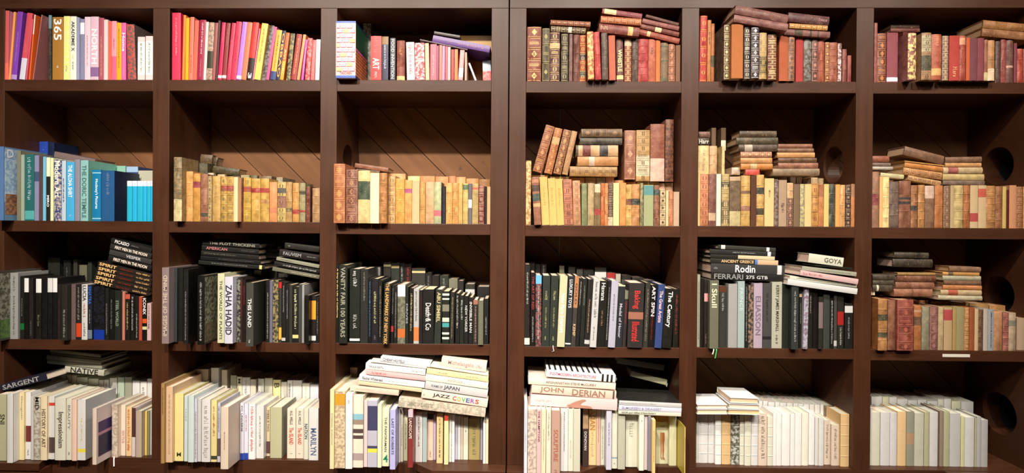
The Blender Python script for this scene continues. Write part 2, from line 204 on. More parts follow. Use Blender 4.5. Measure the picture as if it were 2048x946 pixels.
DATA = """#1 1 0 0 5.256 m
28 88 112 d66 L6 Ce9b =.76-1:f76
88 112 125 fa6 L55 p
114 172 120 84b L70 |~ecf/.3/.75/.25 =.93-1:b9d
200 262 133 d56 L86 =.68-1:dde |~f99/.45/.62/.4
264 294 200 e67 L70 p
296 338 155 f73 L60 =0-.3:fed p
342 400 155 b77 L95 |~966/.1/.9/.3
408 540 160 333 P-3 =0-.2:79a q554
548 665 180 a73 |365/fff/.03/.37/.7 |~fff/.78/.82/.3
667 732 170 eea q fe6 |~a8a/.78/.9/.4
734 800 172 eed |AKADEMIE X/223/.08/.55/.5 |~dd4/.6/.68/.3 |~555/.72/.86/.3
802 836 185 99b p
840 884 200 88a =.06-.25:eef |~ccd/.3/.9/.3
887 947 178 ecd |~c9a/.3/.8/.25
949 1034 175 dbc |NORTH/fff/.2/.75/.7 =.8-.95:869
1038 1090 188 a56 |~fda/.3/.95/.35
1092 1134 208 ecc p
1136 1170 225 f65 p |~fa8/.2/.8/.3
1171 1223 222 e9a =.6-1:e68 |~c33/.3/.5/.25
1224 1274 240 fa2 |~945/.1/.8/.25
1276 1328 240 e6a |Home/fff/.18/.5/.7 |~fce/.55/.95/.3
1340 1432 255 655 L-25 qd54
1447 1522 388 ecc =.12-.88:ffe |~433/.15/.85/.4 p
1530 1606 380 ecc =.12-.88:ffe |~433/.15/.85/.4 p
#1 2 320 0 5.256 m
125 215 135 e35 |~fbb/.08/.65/.3
232 260 160 f84 L14 p
262 298 190 fa2 L8 p
302 342 180 f76 L15 |~622/.6/.9/.3
344 386 215 e65 L22 p
388 452 208 924 L30 |~fff/.05/.6/.4 |~ecc/.65/.95/.2
455 483 230 ecc L28 p
486 543 235 b98 L28 =.5-.8:332 q554
546 578 240 955 L32 |~ebb/.05/.2/.3
580 604 216 533 L30 p
607 645 235 c25 L44 |~ebb/.05/.35/.3 =.92-.97:fdd
650 692 240 833 L48 |~ebb/.1/.4/.3 =.92-.97:fdd
698 738 240 c35 L58 |~fbb/.3/.8/.3
741 798 225 e35 L62 |~713/.25/.7/.2
801 850 228 a7d L68 =.93-.98:fff |~fec/.4/.55/.3
852 904 232 e75 L68
907 968 232 e33 L72 =.62-1:211 |3/fff/.88/.98/.6
972 983 300 e8a L70 p
986 1056 242 fc6 L85 |~c42/.1/.7/.3
1062 1108 265 433 L95 q888 P-1
1112 1148 280 c58 L86 p |~fbc/.3/.8/.3
1152 1214 312 ea4 L70 =.83-1:347 |~543/.1/.8/.3
1218 1256 320 224 L68 |OBBAO/fa5/.05/.95/.7
1258 1308 342 d63 L66 =.6-1:e92 |AVI GIRL/fd8/.35/.9/.5
1312 1368 350 443 L50 q a96 P-1
1374 1432 355 933 L62 |~fc8/.1/.9/.5
1438 1474 362 f96 L68 p
1476 1512 415 c5a L45 |~fff/.2/.8/.4
1518 1574 400 b33 L30 |~fcc/.4/.8/.3 q d99
1578 1622 420 e66 L22 |~fee/.1/.9/.3
1628 1688 415 edd L14 p |~c88/.1/.8/.2
#1 3 650 0 5.257 m
112 320 222 fbb P3 =0-.035:46b =.955-1:46b Z C236 |TASCHEN/822/.89/.94/.6h
480 592 380 e33 |ART/fff/.5/.76/.6 |~f88/.0/.45/.6 |~fff/.82/.98/.4
596 664 385 224 =0-.18:863 |~eef/.2/.75/.5
682 738 400 334 |FOOD INVENTION/ccc/.03/.97/.6
752 835 425 a54 |~fb6/.2/.4/.5 =.9-1:fd9 b2 a
862 945 442 edd L-12 |~a33/.08/.9/.6
950 1050 450 e34 L-10 qfdd |~fff/.3/.6/.6
1058 1097 455 fc9 L-10 p
1105 1172 465 d67 |~fdd/.3/.9/.4
1174 1194 480 946 p
1200 1228 460 d76 p
1230 1258 458 c8a p L2
1264 1288 485 c56 p
1290 1318 485 eaa p
1325 1355 520 a33 p
1360 1395 520 e74 p
1400 1455 520 f99 L20 =.6-.9:eee |~fff/.1/.5/.4
1460 1500 550 b98 p P-1
1576 1606 660 eef L-85 p P-5
1662 1748 635 d55 =0-.45:cde P-6 L-8 q fbb
>B -16
395 480 245 443 q998
1420 1755 375 c94
>S slanted 0
1150 1420 328 32 45 322
1140 1740 368 72 115 648 |~c9a/.45/.9/.5
1000 1500 350 44 105 423
#1 4 1030 0 4.98 a
120 260 265 943 b4 gfd8
270 343 280 554 gcb7 b2
345 445 320 634 b5 =.22-.33:eb8 gfd8
458 528 335 443 b4 gcb8
537 572 340 866
580 642 345 733 b4
644 712 350 c62 b4 =.4-.53:334 =.78-.9:555 gfd8
722 792 278 d85 L-15 P3 qfc8
800 860 265 d34 L-25 b3 P3
868 930 320 544 L-12 P3 b1
940 1005 352 c76 L-12 P2 c
1015 1082 345 744 L-10 |WHISTLE/fe9/.28/.78/.6 =.86-.95:fd9
1090 1160 370 a54 gfd9 =0-.18:dba
1165 1225 365 544 b3
1228 1325 382 c34 b5
1328 1400 390 d75 |~644/.2/.4/.5
1402 1445 398 e85 c
1450 1525 425 875 =.08-.12:343 =.45-.48:343 =.9-1:554
1528 1595 430 964 b4 ge97
1600 1645 445 865 c
>S two-book 0
355 755 195 50 20 843 gd96
358 708 255 58 22 533 =.5-.6:eed gcb8
>S tilted 3
875 1270 80 50 55 a56 =.05-.35:fda
858 1262 130 92 30 c74 b5 gfb8
842 1245 228 88 45 944 |~fc9/.05/.25/.6 =.72-.84:eb7
>S sloping 1
1310 1635 140 32 88 633
1275 1640 174 52 82 a66
1258 1640 232 48 88 833 =.38-.54:fda
1242 1645 285 55 98 b54 =.2-.28:fc9
#1 5 1380 0 4.98 a
97 165 155 d33 b3 gfc5 L6
170 205 200 d94 L4 |~433/.2/.4/.5
208 240 235 c73 L2 =.55-.75:332
338 400 245 765 P3 b6 gfea
405 528 228 b74 P5 c
540 602 258 433 gffe P4 b5
608 690 265 324 b6 P5 gfff
692 766 325 cb8 P4 =.5-.9:332 gfc6
775 865 340 843 b8 gfea P3
888 975 352 b64 P1 c
978 1045 360 b86 g543 P1 b4
1055 1128 362 b44 c
1135 1212 370 554 q888
1215 1275 395 644 b3 ge98
1278 1340 405 b53 b3
1345 1390 420 a63 gfc8
1393 1470 422 b64 b5
1472 1510 430 866 qfdd
1518 1562 490 944 b2
1570 1608 552 a44
>S big-folio 6
460 988 45 88 100 855 b2
446 984 135 80 92 966 b4
>S short 2
988 1395 118 92 46 634 |~c99/.75/.98/.5
992 1375 222 56 26 c84 gfd8
945 1400 284 60 30 966 =.22-.4:322 =.55-.6:322 =.72-.76:322
#1 6 1730 0 4.978 a
92 122 228 a55
126 213 330 733 b5 ge95
218 328 325 956 =.9-.98:eef c
330 430 320 622 P-4 c
432 560 325 a66 gfe9 P4 qfe9
565 665 325 ca7 P4 g443 =.06-.4:ba8 =.48-.8:443
668 765 340 c64 P4 |~fa8/.05/.3/.6 =.75-.9:da6
770 835 355 987 P3 b7 gfda
840 940 355 b44 P3 |~fc8/.7/.95/.6 c
944 1004 355 b43 b2 P3 =.05-.2:d97
1007 1045 375 c64 P3 c
1048 1118 380 745 P3 c
1120 1185 380 845 P3 c
1188 1225 395 a64 P3 =.8-1:cb8
1228 1295 400 c95 =.7-1:eca b3 P3
1300 1350 410 533 b2
1355 1410 365 a44 b3
1412 1480 388 744 b2 =.6-.65:c98
1482 1512 430 845 c
1520 1575 485 c43 b2
1580 1650 485 a33
>S small -8
260 545 242 36 2 422
258 548 280 34 2 844
>S large-folio 1
1185 1720 195 78 50 b84 b3
1175 1720 275 80 52 a74 b3
#2 1 0 170 3.153 m
-40 22 388 57a P5 C68a W
105 130 415 776 |~bba/.2/.8/.3
132 153 440 9a9 p
155 214 430 266 |~cde/.05/.7/.5 =.85-.98:5aa
217 245 435 88a =.25-.4:457 p
247 268 440 544 p
270 289 445 7bd p
291 315 450 eec =.3-1:222 |MIRO/fff/.6/.78/.6
318 336 455 eeb p
338 386 457 347 |Modern Art/ffe/.02/.62/.7 q dcb
388 414 465 bcd |~223/.3/.7/.5
416 468 470 4ad |THE ALOHA SHIRT/fff/.05/.6/.5 |~eef/.9/.94/.3
470 503 470 889
506 555 475 8bb |THE DORIC TEMPLE/466/.08/.95/.55 C7ba
580 635 535 17a |Hockney's Pictures/eff/.18/.76/.4 =.05-.07:9cd =.94-.96:9cd
638 720 540 258 |~89b/.05/.5/.3 C124
800 832 605 2ac =0-.13:eef
834 862 605 2ad =0-.13:eef
864 899 605 2ac =0-.13:eef
901 924 605 2ad =0-.13:eef
926 948 605 2ac =0-.13:eef
950 964 605 2ad =0-.13:eef p
>B -17
232 300 357 24a |~9bd/.1/.12/.3
302 340 362 124
700 790 510 8ba
795 868 515 347 =0-.1:9bd
870 960 540 bba
>S flat -12
345 600 418 38 50 766
#2 2 320 170 3.153 a
82 146 455 986 P3 b5 =.66-1:dc9 q554
148 204 545 da6 b3
206 250 558 c94 =.17-.3:934
252 297 562 965 =.82-.9:333 b2
299 325 575 ba7 b4 g865
327 377 575 ca6 |~986/.2/.6/.5
380 420 578 ca5 =.2-.32:a33 b4 g875
421 461 578 ca5 =.2-.32:a33 b4 g875
463 500 582 fdb P3 c
502 519 585 622
522 570 585 ca4 =.2-.32:a33 b4 g985
573 629 590 ca5 =.22-.33:a33 b3
631 684 590 ca5 =.22-.33:a33 b3 =.48-.58:b85
686 735 612 d96 =.65-.78:c75
737 790 612 cb7 =.15-.28:555 =.35-.65:965 g654
792 830 612 b96 b3 =.65-.75:764
833 874 618 c95 b3 =.68-.8:a33
876 914 618 997 =.7-.75:a33 =.2-.3:443 b3
917 945 640 622 b2 g965
958 1005 650 a86 b3
>B -10
168 200 470 443
202 295 475 332 q554
297 335 520 bba =.3-1:443
357 405 540 cb9
410 500 570 654
505 560 568 997
565 610 570 554
620 700 575 765
730 770 582 998
>S dark -15
255 330 436 60 5 543
350 458 455 55 22 443
>S dusty -11
335 500 508 46 22 332
#2 3 650 170 3.154 a
38 125 488 a64 b4 gea6 P4
127 204 510 744 P3 b5 gc96
206 281 540 dc9 =.2-.55:243 P3
283 340 555 fec P3 c
342 392 555 a74 b4 gd96 P3
395 441 572 ca7 g865 b4
443 499 590 da5 b3
501 546 600 da6 =.2-.3:b58
548 595 605 cb9 c
597 630 612 c95 b2
632 685 612 ca8
686 732 612 ab9 =.68-.82:c67 C222
738 760 640 223 c
762 801 618 da6 b3
802 839 618 c95 b4
840 867 620 ca6
869 901 622 cb7 =.03-.15:575
903 925 622 667 =.4-.6:eee c
927 965 622 ba7 =.1-.15:d65
967 1003 635 733 gdba b3
1005 1019 640 211 c
1021 1042 642 ca8 c
>B -11
400 505 560 c96
520 595 575 dc9
597 690 575 b85
693 775 578 c85
778 823 575 b75
825 885 580 c96
888 968 590 b85
970 1040 595 a74
>S leather -10
190 400 492 28 30 854
200 345 518 28 15 532
#2 4 1030 170 3.051 a
65 97 462 a85 qfc9
118 162 560 965 L-20 =.05-.12:d97 =.17-.3:433 =.35-.5:244 =.55-.62:da7 P2
165 212 560 db7 L-18 |~ca6/.2/.6/.4 c
213 257 568 db7 L-15 |~ca6/.2/.6/.4 c
258 301 572 db7 L-15 |~ca6/.2/.6/.4 c
303 355 575 b76 L-12 g643
357 403 583 c97 L-8 g865
408 441 600 786 L-4
443 483 600 a97
485 521 605 764 =0-.2:dca =.6-.75:a33
523 546 600 b63 b2
547 567 600 c85 b3
568 597 600 433 b5 =.8-1:dca gca8
599 635 598 eda c
638 677 597 d95
678 712 607 ca6 =.35-.5:743 b4
713 761 605 b85 =.35-.5:233 b4
763 782 600 997 q443
785 844 610 9a8 =.02-.25:588 c
847 880 612 854 =.1-.25:244 b4
885 918 640 cb9 g322 b4
920 936 645 dca c
938 965 648 b75 b3
967 1002 652 ba9 c
>B -10
102 200 545 db9
210 330 552 dc9
335 424 566 b85
428 492 565 a86
495 550 566 998
553 603 562 c98
605 672 568 b85
675 743 580 a64
745 783 588 dc9
785 878 590 a97
880 918 600 dba
920 962 598 ca8
>U -7
105 163 240 843 L85 B538 b5 gda6
177 226 258 a64 L66 B545 =.2-.35:ca7 gda6
232 281 268 743 L66 B548 b5 gda6
286 322 278 a86 L60 B550 gd96
668 736 277 965 B577 gda8 b2
740 822 275 b96 B587 g543 =.5-.9:dca
826 912 238 843 B588 =.6-1:dba
918 967 210 854 B590 gc96 q322
>S middle -6
405 655 267 50 0 543 b2 gb86
397 655 322 42 0 333 b4
372 630 367 66 0 ca8 =.0-.06:332 =.16-.35:733 =.56-.76:223
382 630 436 57 0 b85 =.28-.42:dba
335 625 496 58 4 a85 g644
#2 5 1380 170 3.051 a
48 60 540 cb8 c
62 112 540 c86 g954
114 157 538 744 =.75-.9:ca8
160 188 543 cdd c
193 240 543 a96 =.15-.25:443 =.5-.95:764 gfda
243 309 560 654 =0-.08:ca8 =.7-1:cb8
312 368 553 ca6 =.3-.36:754 =.6-.7:965 b4
371 405 553 532 c
407 452 548 ca6 =.25-.38:233 =.65-.78:332 b4
455 512 570 ec9 |~543/.25/.4/.3 c
514 539 575 544 q988
541 590 580 a98 |~655/.5/.75/.5 c
593 630 598 644 =0-.35:eb8 b5 gda8
632 670 605 765 c
672 699 605 cc9 q766
700 741 605 dc9 c
743 784 600 c95 g854 b2
785 816 605 c85 =0-.3:a64
817 847 605 ec8 c
848 885 605 344 b3
887 915 607 da6 c
917 947 610 da7 b3
950 981 610 433 b4 gca8
983 1012 605 c85 =0-.3:a75
>B -11
310 370 540 a85
374 470 545 b96
478 540 548 344
543 592 555 866
612 645 555 ddd
650 683 562 bbb
690 735 570 766
738 780 565 cb9
781 815 570 a97
>U -5
52 117 370 dc9 B548 |~a98/.1/.9/.3
120 170 372 ca8 B545 b2
172 212 372 dc9 B545 b2
230 308 370 dcb B548 q988
>U -12
128 180 262 654 B400 c
190 245 262 543 =.55-1:ccb B400 c
>S left -5
55 124 284 36 0 644
52 118 322 46 0 322 |Harr/ccb/.05/.95/.6
>S middle -4
305 530 280 38 0 432
285 542 320 42 0 332 =.2-.35:543
300 540 363 42 0 433 =.15-.35:ba9
310 500 407 35 0 a76 gfc9
310 503 444 34 0 c96
312 512 480 34 0 c84 =.3-.5:db8
340 425 515 34 0 c44
>S right-hand -4
540 748 360 26 0 854
537 757 387 24 0 754
533 763 412 31 0 c96
540 775 445 28 0 643 b2
540 783 475 34 0 965 b3
507 792 510 42 0 876
#2 6 1730 170 3.05 a
45 85 530 a76 =.4-.6:834 q765
88 109 560 db8 c
111 148 530 fd9 b4
150 208 590 655 b3
210 281 585 854 =.35-.4:223 =.44-.5:223 b2
282 322 612 964 =.48-.6:333 b4
325 365 610 b85 b4
368 425 615 865 =0-.3:dba
428 478 612 b74 b1
480 518 612 754 gca8
520 543 612 ba8 c
545 602 612 cb8 b4
603 640 612 a63 b4
642 690 612 cb9 =.65-.85:a44 c
692 740 612 cb9 =.08-.28:b54 c
742 797 615 b85 b6
798 838 618 964 b4
839 862 620 cb7 c
864 879 640 511 c
881 924 612 c97 c
925 964 620 964 gea8
966 1010 620 c96 b3
1011 1060 620 b75 b2
>B -10
150 240 575 865
245 360 582 a85
365 470 588 865
480 600 596 976
605 735 600 865
>S brown -2
250 488 372 56 62 754
243 483 432 33 28 c95
245 480 464 37 30 c84
240 475 502 44 32 c96 g754
268 466 548 32 36 ca7 g965
>S low -2
492 714 440 34 -4 754
492 712 475 26 0 c96
480 720 502 38 0 cb9 =.12-.38:a55
478 730 542 38 2 cb8
478 732 582 26 2 766
>S corner -2
45 150 432 40 0 843
45 158 474 22 2 766
45 172 497 18 2 bbb
98 240 534 26 14 cca
#3 1 0 460 3.784 m
-60 -4 315 443 P5 C554 Q
70 135 325 999 |~555/.35/.95/.35 |~444/.05/.3/.4
150 180 350 222 |~9a9/.35/.65/.3 =.75-.85:163
182 214 365 111 =0-.23:eee
218 250 365 322 |~888/.7/.95/.3
270 310 370 221 =0-.23:eee |~998/.6/.8/.5
315 355 380 112
358 394 365 112 =0-.23:ddd
397 430 365 112 =0-.23:eee
433 459 410 322 |~733/.3/.9/.4
461 520 415 332 |~bba/.45/.95/.4 P2
527 571 410 655
575 612 415 322 =.7-.95:c42 |~aa9/.05/.65/.6
616 660 412 ccc |LUCIA/222/.02/.3/.6 |~b22/.35/.6/.6 |~222/.7/.95/.5
663 700 418 124 |SINATRA/36c/.02/.35/.7 |~ddd/.45/.7/.3 =.82-.98:678
703 788 420 111 =.82-1:139 q223 P-1
792 821 440 222 |~aaa/.3/.9/.4
823 862 450 111 |~888/.2/.8/.4
865 908 455 232 |STEEL WORLD/898/.2/.72/.5
910 924 455 322 p
925 944 460 b76 p
946 981 480 221 |~dc8/.2/.8/.5 =.02-.12:b54
985 1017 490 211 |~ddd/.05/.8/.5
1020 1049 500 221 |~ccc/.4/.95/.4
1051 1074 505 a43 p
1076 1109 510 111 |ICONIX/eee/.02/.4/.7 =.5-.6:c52 =.68-.75:cc9
1112 1142 555 caa |~435/.05/.7/.5
>B -16
360 450 210 232
478 532 230 222 |~777/.1/.4/.3
553 582 225 443
598 655 265 665
662 692 240 343
>S leaning -1
845 1150 60 38 80 222 |PICASSO/eee/.1/.45/.7 |~aaa/.5/.7/.3
838 1150 101 42 78 333 |FIRST MEN IN THE MOON/fed/.12/.9/.55
832 1150 147 40 78 444 |VESPER/ccc/.4/.75/.55
825 1150 190 44 80 222 |FIRST MEN IN THE MOON/fed/.12/.9/.55
745 1150 236 34 100 321 |SPIRIT/fc8/.03/.35/.7 |~b32/.42/.66/.4 |~fc8/.72/.98/.6
738 1150 270 34 100 321 |SPIRIT/fc8/.03/.35/.7 |~b32/.42/.66/.4 |~fc8/.72/.98/.6
730 1148 304 34 100 321 |SPIRIT/fc8/.03/.35/.7 |~b32/.42/.66/.4 |~fc8/.72/.98/.6
718 1140 338 34 100 321 |SPIRIT/fc8/.03/.35/.7 |~b32/.42/.66/.4 |~fc8/.72/.98/.6
706 1125 370 34 100 321 |SPIRIT/fc8/.03/.35/.7 |~b32/.42/.66/.4 |~fc8/.72/.98/.6
#3 2 310 460 3.785 m
35 123 285 877 P4 |IMAGES OF THE MIND/cba/.1/.9/.6u
125 170 290 345 P1 |~667/.3/.8/.3
173 209 290 222
212 250 298 222 |~bbb/.3/.95/.3 P5 C111
320 370 345 111 |~ccc/.1/.95/.4 P6 C443 Q
472 523 330 cca |THE WORLD OF PLANTS/443/.1/.95/.4 P2
525 600 355 ccd |ZAHA HADID/223/.12/.87/.75 P3
603 645 360 333 q998
646 660 365 511 |~c22/.05/.6/.6
661 684 375 311 |~c33/.1/.4/.4
687 743 400 554 |THIS LAND/eee/.25/.7/.5 P8 C332 |~ddd/.9/.95/.4
838 865 380 222 |~bbb/.2/.95/.5
867 889 385 667 p
891 932 380 443 qa96
936 956 395 443 =0-.1:b22 =.75-.95:da4
958 986 400 222 |~bbb/.05/.5/.4 =.92-.97:bbb
988 1012 410 222 |~bbb/.1/.6/.4
1015 1038 415 443 p
1040 1084 430 222 |~eeb/.05/.78/.6 =.86-.92:dc8
1086 1110 410 554 p |~668/.1/.5/.4
1112 1127 415 999 p
1130 1172 495 111 P3
1175 1216 500 322 =.1-.5:d93 =.85-.95:ddd
1218 1240 510 222 |~999/.1/.8/.4
>B -17
305 460 290 554
485 560 330 332
680 730 310 443
745 800 305 bba
860 920 300 332
930 1040 330 443
1045 1120 350 554
>S left -5
360 790 75 36 30 222 |THE PLOT THICKENS/998/.12/.93/.55
355 785 114 36 35 222 |AMERICAN/b77/.08/.45/.6 |~777/.7/.95/.3
350 785 154 36 38 222 |~887/.05/.62/.4
345 800 194 30 38 112 |~777/.3/.9/.3
330 830 228 30 42 222 |~999/.2/.75/.4 =.92-.96:dc8
>S middle -12
800 930 115 45 6 322
790 935 165 40 6 222
>S right-hand -3
985 1245 95 42 32 332 |~999/.1/.2/.5
945 1245 145 52 45 322 |FAUVISM/999/.1/.55/.5 |~bbb/.7/.95/.2
922 1245 203 26 62 887 |~554/.1/.4/.3
905 1245 236 34 64 222 |~ddd/.2/.95/.5
892 1245 278 30 64 665 |~dcb/.4/.95/.5
#3 3 650 460 3.783 m
62 101 262 221 |A Day in the Life of California/ec8/.05/.68/.6
103 165 265 232 |VANITY FAIR 100 YEARS/998/.03/.92/.55 P1
185 262 295 232 |~eee/.03/.25/.5 |~ddd/.62/.82/.5 =.94-.97:ddd
266 323 295 333 |~998/.05/.45/.35
325 350 368 112 |~69c/.05/.9/.5
352 400 370 223 |~dd9/.2/.72/.5 |~999/.88/.95/.4
403 429 380 222 |~bba/.1/.9/.4
431 486 405 332 |THE LANDMARKS OF NEW YORK/da6/0/1/.55 L16 P2
490 515 420 222 L8 |~bbb/.05/.5/.4 =.7-.8:a33
518 544 430 222 L4 |~bbb/.1/.9/.4
546 605 415 776 q443 =0-.2:ccd =.75-.9:b63
607 630 430 232 |DRIVES/99a/.3/.65/.6
633 665 440 221 |~dc9/.1/.8/.6 L5
668 709 445 aaa |~444/.05/.6/.5 =.7-.95:c74
712 735 455 322 p |~733/.1/.5/.4
738 822 450 222 |Death & Co/ccc/.25/.75/.5 |~ddc/.45/.6/.3
825 878 450 343 |ABU SIMBEL/cb8/.05/.6/.55 L12
881 938 465 232 =.04-.08:cdc =.13-.16:cdc =.25-.38:776 =.5-.58:bcb =.6-.68:499 =.78-.82:cdc =.87-.91:cdc
942 974 470 332 |~ba8/.1/.9/.4 L6
985 1015 480 222 |~ddd/.05/.7/.6
1018 1048 495 232 |~ccc/.1/.5/.6
1051 1082 500 222 |NEW YORKER/bbb/.2/.75/.6
1086 1117 510 222 |INVISIBLE MAN/ccc/.1/.75/.6
1120 1155 530 433 =0-.1:965 |~da9/.15/.95/.4
1158 1196 535 665 P1 |~998/.1/.9/.4
1200 1235 520 222 |~bbb/.4/.8/.4
>B -17
190 275 245 332
357 415 280 888
440 495 245 332 =.03-.06:cc9
498 558 250 343 =.04-.07:cb8
560 598 250 222 |~ccc/.05/.5/.4
600 650 258 311 |~b33/.05/.6/.6
655 755 290 443 =.04-.07:cb8
758 802 325 222 |~999/.05/.3/.4
805 860 345 222
866 930 345 343 |~999/.05/.2/.4
935 1000 370 776
1002 1045 385 333
1060 1130 410 443 =.1-.2:ccc
1150 1240 430 333
#3 4 1030 460 3.637 m
68 106 250 322 |~ccb/.1/.5/.5 =.9-.98:ddc
112 145 310 211 |THE ART OF RED/933/.05/.5/.5 |~ccc/.6/.95/.4
148 190 330 444 =0-.12:6ae |~dcc/.15/.9/.5 q955
193 247 332 343 L7 |~bb8/.22/.35/.5 |~bb8/.45/.75/.3 |~bb8/.86/.92/.4
249 303 332 343 L12 |~bb8/.22/.35/.5 |~bb8/.45/.75/.3 |~bb8/.86/.92/.4
305 360 335 bb9 |New Paris Interiors/fff/.25/.8/.5 P1 L20
363 404 335 234 |LUXURY TOYS/ddd/.05/.45/.55 L24 =.95-.97:ccc
407 438 335 543 =0-.45:a75 |GOLD/432/.1/.4/.5 |KEMP/ca8/.68/.85/.6 L26
441 466 350 222 |~ddd/.05/.4/.4 L26
469 500 355 232 |~bba/.1/.4/.3 L22
503 541 358 322 L26 |~ca8/.3/.8/.4 =.9-.96:bbb
543 590 352 bbb L26 |~667/.05/.6/.6 |~777/.7/.9/.3 P1
592 650 370 221 |Havana/ccc/.03/.3/.5 L22 |~b87/.45/.7/.3
652 674 370 222 |~ddd/.1/.9/.4 L24
676 727 370 aab |~667/.2/.6/.25 L24 P1
729 778 400 234 =0-.02:eda |Medal of Honor/bbc/.3/.85/.4 L22
781 806 440 433 =0-.15:776 |~c44/.2/.6/.5 L18
816 926 385 433 |Baking/c33/.12/.4/.5 |Illustrated/c33/.6/.9/.5 =.45-.56:965 L12 P1
930 964 385 443 |~a98/.1/.9/.5 L20
967 1007 400 211 |ART SPIN/eee/.02/.5/.6 |~b33/.3/.9/.3 L22
1015 1064 395 347 |The Great Artists/fcc/.1/.6/.5 L26 P1
1068 1138 425 221 |The Century/eee/.05/.65/.6 L24 P1
1145 1196 430 221 |~a44/.1/.8/.5 L10
>B -17
78 140 240 332
145 180 250 222
185 225 250 222 |~bbb/.02/.2/.4
320 355 262 665
385 435 270 332
445 490 285 554
495 570 292 222
578 660 275 332 =.06-.2:ddd
665 725 312 665 =.0-.15:a33
730 765 320 bba
775 840 330 332
850 930 345 443
935 1010 365 554
#3 5 1380 470 3.783 m
52 76 300 998 P-1 |~666/.1/.9/.3
78 102 330 211 L3
105 132 340 322 =.2-.32:d99 |~b88/.8/.95/.4
148 215 335 665 |I Skull/ddb/.05/.4/.6 P2 R
218 273 385 443 =0-.1:532 |~ccc/.12/.42/.4
288 356 370 999
360 411 350 9aa |PRINCE/bcc/.1/.45/.5
413 438 370 222 |~bbb/.05/.9/.5
440 476 380 443 qa87
480 546 365 a9a |ELIASSON/767/.2/.8/.6
550 614 365 555 |~333/.15/.6/.4 =.82-.87:222
617 694 355 aa9 |KERRY JAMES MARSHALL/332/.05/.75/.4 |~443/.8/.95/.3
697 755 360 232
757 820 385 344 |~ccc/.08/.9/.4 P2
825 848 400 222 =.1-.15:ca8 |~ba9/.25/.6/.4
851 889 405 aab L8 q634 P1
892 926 415 222 |~baa/.1/.4/.4
930 965 430 211
968 1005 470 332 =.1-.6:766 P1
1008 1056 450 454
1058 1086 480 221 |~ddd/.05/.9/.5
1088 1110 450 554 =.85-.95:bbb
1115 1162 460 332 =.3-.55:922 |~ddc/.6/.95/.4
1170 1230 520 222 =.05-.2:ccc |~bbb/.3/.8/.3
>S left -1
215 650 74 30 24 443 =.05-.12:dcc =.84-.89:ddd
150 648 106 34 24 333 |~ccc/.35/.7/.4 =.88-.93:ddd
155 642 144 28 20 332 =.43-1:cb9
155 668 172 40 18 332 |ANCIENT GREECE/db8/.16/.64/.6 =.66-.7:57b =.7-1:ca8
160 718 214 70 18 444 |Rodin/eee/.33/.6/.8 |~999/.04/.1/.4 =.9-.96:ccc
162 745 286 50 18 222 |FERRARI/888/.04/.44/.8 |275 GTB/ccc/.48/.78/.5
>S right-hand 2
903 1165 138 70 35 ccb |GOYA/554/.45/.95/.5
950 1228 212 25 24 232
850 1262 234 32 48 998 |~666/.3/.9/.2
838 1292 262 44 72 caa |~b66/.05/.4/.5
757 1285 290 42 70 ccb |~887/.1/.95/.3
742 1290 330 46 78 ccc
#3 6 1730 470 3.783 a
102 172 485 b85 b4 =.3-.42:443 =.65-.75:443 P2 Ca63
175 237 495 854 P1
240 370 492 833 b5 gc76 P2
372 430 535 b74 =.25-.45:643 =.1-.15:c97
433 490 545 998 q776
493 553 545 855 gb88 b4
555 595 545 cb9
597 660 550 ba8 =.05-.3:a44 c
662 690 550 a96 c
692 750 548 997 c
752 789 550 b85 gfc9
790 827 550 953 c
829 857 560 cb9 c
858 893 570 643 b5
895 929 560 bbb c
931 975 565 9ab |~445/.05/.95/.3u c
978 1044 580 c97
1046 1090 590 a66 b5
1092 1145 590 cba =.2-.35:887
1148 1225 630 ba9 P-3 c
>B -11
260 340 480 855
345 480 495 b86
500 640 505 965
645 790 512 b96
795 940 520 a85
945 1080 535 b85
>U -5
45 58 378 ccb B455 c
60 76 390 ddc B455 c
>S dark -4
225 485 128 45 6 321
215 515 180 62 6 422
248 535 285 20 2 a85
245 540 306 48 2 743 b3
235 527 356 50 4 854 =.4-.6:965
222 515 408 58 2 965 =.45-.5:743
>S worn -3
640 880 236 42 8 865
590 868 280 26 6 c95 =.15-.28:543
590 880 305 38 6 bba q998
600 882 344 32 6 754
592 886 378 36 6 c85
575 886 414 42 6 cb9 =.18-.42:a43
557 890 456 34 8 ccb
>S corner -4
60 232 300 42 2 432
60 222 343 34 2 322
60 212 378 48 2 322 =.2-.3:ccb
#4 1 0 690 3.694 m
-12 47 365 bb9 |SNI/443/.3/.45/.6 Y855 p
50 112 362 ddd Y872
123 182 350 eda |Gauguin/998/.05/.4/.5 Y850
184 226 350 eee =.5-.74:733 Y845 |~555/.85/.95/.4
229 247 380 ccc Y850 p
249 296 385 ccb q866 |MID/222/0/.2/.6 Y850
298 352 380 edb |HISTORY OF ART/654/.2/.8/.6 Y852
354 401 380 ddd =.1-.15:c43 =.65-.9:544 Y845
404 485 395 ddc |Impressionism/433/.22/.8/.6 Y852
488 528 400 ddc |BEAUTY/888/.1/.5/.5 Y850 |~777/.87/.92/.4
530 568 405 ecb Y856
570 630 405 ddd Y852 |~ed8/.3/.7/.3 =.81-.87:ed5 Cbbb
682 712 470 dcb Y885 Cdcc V
825 879 440 dcb q987 Y832
882 926 445 edc |SIXTUS/c88/.5/.75/.6 Y818
930 971 460 ec9 |~c42/.05/.95/.6 Y820
973 998 465 dcc =0-.6:533 Y825
1001 1056 490 ba9 Y830
1060 1084 490 ec6 Y815 p
1087 1105 485 886 Y815 p
1108 1120 480 ccc Y812 p
>B -17
375 483 205 ccc
486 522 220 ba9
525 562 225 cba
565 645 240 ccb
650 725 250 ccb
728 762 260 ccc
765 802 258 ddd |~c44/.05/.3/.3
808 862 245 dde
868 915 240 9a9
920 972 238 887
976 1030 265 ccc
